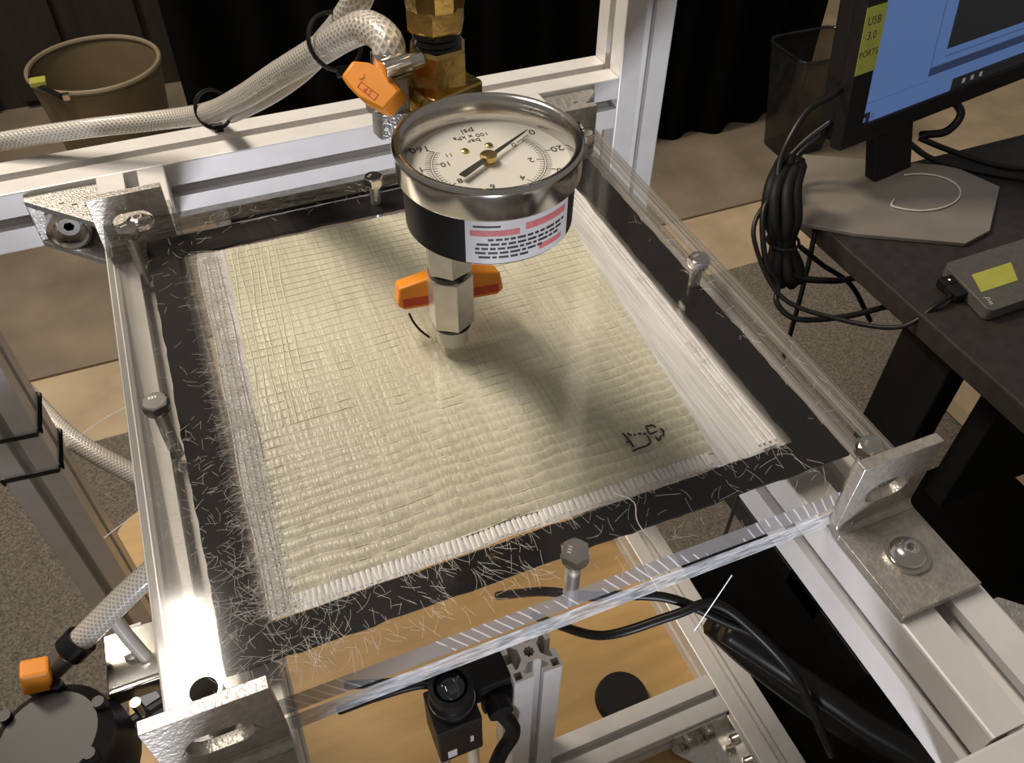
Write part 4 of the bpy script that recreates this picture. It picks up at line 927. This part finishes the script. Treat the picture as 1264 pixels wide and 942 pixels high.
# desk cables
cable([(0.662, 0.214, TZ + 0.008), (0.636, 0.208, TZ + 0.006), (0.600, 0.214, TZ - 0.02), (0.560, 0.262, TZ - 0.035), (0.515, 0.318, TZ - 0.03), (0.500, 0.372, TZ + 0.02), (0.520, 0.395, TZ + 0.045), (0.548, 0.398, TZ + 0.05)], 0.0030, 'black drive cable sagging off the desk edge towards the cable bundle')
cable([(0.655, 0.462, -0.218), (0.632, 0.452, -0.219), (0.5985, 0.4476, -0.2284), (0.572, 0.436, -0.250), (0.5552, 0.4252, -0.2756), (0.545, 0.405, -0.30), (0.535, 0.375, -0.345), (0.548, 0.345, -0.385), (0.60, 0.33, -0.40), (0.66, 0.34, -0.42)], 0.0042, 'black monitor cable bending down in front of the cable bundle')
cable([(0.560, 0.405, -0.300), (0.520, 0.392, -0.312), (0.508, 0.352, -0.36), (0.520, 0.335, -0.385), (0.512, 0.318, -0.40), (0.530, 0.296, -0.4127), (0.5832, 0.2753, -0.4087), (0.65, 0.262, -0.40), (0.72, 0.25, -0.41)], 0.0036, 'black cable looping low beside the desk leg')
cable([(0.612, 0.392, -0.366), (0.600, 0.372, -0.42), (0.592, 0.356, -0.55), (0.59, 0.35, -0.80), (0.59, 0.35, FZ + 0.01)], 0.0034, 'straight black cable hanging down to the carpet left of the desk')
cable([(0.575, 0.372, -0.37), (0.610, 0.36, -0.40), (0.650, 0.34, -0.43), (0.70, 0.33, -0.5)], 0.0034, 'black cable passing under the edge of the monitor base')
bund = thing('cable_bundle', 'tied bundle of black cables hanging at the left of the monitor base', 'cables', (0.53, 0.37, -0.38))
for k in range(7):
    a = k * 2 * PI / 7; ox, oy = 0.012 * math.cos(a), 0.012 * math.sin(a)
    MB().tube(smooth_path([(0.578 + ox, 0.43 + oy, -0.285), (0.553 + ox * 1.4, 0.405 + oy, -0.298), (0.545 + ox * 1.5, 0.385 + oy * 1.3, -0.325), (0.545 + ox * 0.7, 0.372 + oy * 0.7, -0.355), (0.545 + ox * 1.6, 0.355 + oy, -0.385), (0.552 + ox * 1.2, 0.350 + oy, -0.398)], 6), 0.0075, 8).build('cable_strand', BLACKM, bund, 180)
MB().tube([(0.545 + 0.019 * math.cos(a), 0.372 + 0.019 * math.sin(a), -0.353) for a in [2 * PI * i / 20 for i in range(21)]], 0.002, 6).build('bundle_tie', BLACKP, bund)
for k, (p, lab) in enumerate([([(0.655, 0.463, -0.262), (0.630, 0.472, -0.290), (0.606, 0.470, -0.315), (0.585, 0.445, -0.32)], 'upper short black lead going from the monitor back to the bundle'),
                              ([(0.668, 0.466, -0.268), (0.645, 0.480, -0.302), (0.622, 0.476, -0.325), (0.595, 0.445, -0.33)], 'lower short black lead going from the monitor back to the bundle')]):
    cable(p, 0.0042, lab)
cable([(0.83, 0.50, -0.27), (0.875, 0.49, -0.285), (0.895, 0.475, -0.305), (0.875, 0.47, -0.325), (0.835, 0.475, -0.325)], 0.0055, 'black cable looping under the lower edge of the monitor')
cable([(0.835, 0.475, -0.330), (0.875, 0.452, -0.345), (0.92, 0.41, TZ + 0.006), (0.965, 0.38, TZ + 0.006), (1.05, 0.35, TZ + 0.006)], 0.0042, 'upper black cable trailing right across the desk behind the monitor base')
cable([(0.812, 0.470, -0.330), (0.845, 0.448, -0.350), (0.895, 0.398, TZ + 0.006), (0.95, 0.355, TZ + 0.006), (1.03, 0.31, TZ + 0.006)], 0.0042, 'lower black cable trailing right across the desk behind the monitor base')
cable([(0.735, 0.395, TZ + 0.007)] + [(0.775 + 0.058 * math.cos(a), 0.395 + 0.040 * math.sin(a), TZ + 0.0075) for a in [PI + 2 * PI * i / 22 for i in range(1, 17)]], 0.0013, 'thin pale wire curled on the monitor base', TUBEW, 3)
tag(MB().box(0.675, 0.720, 0.195, 0.255, -0.47, TZ - 0.029).build('power_adapter', DRIVEG, None, 0, 0.004), 'grey power adapter under the desk edge near the hanging cables', 'power adapter')
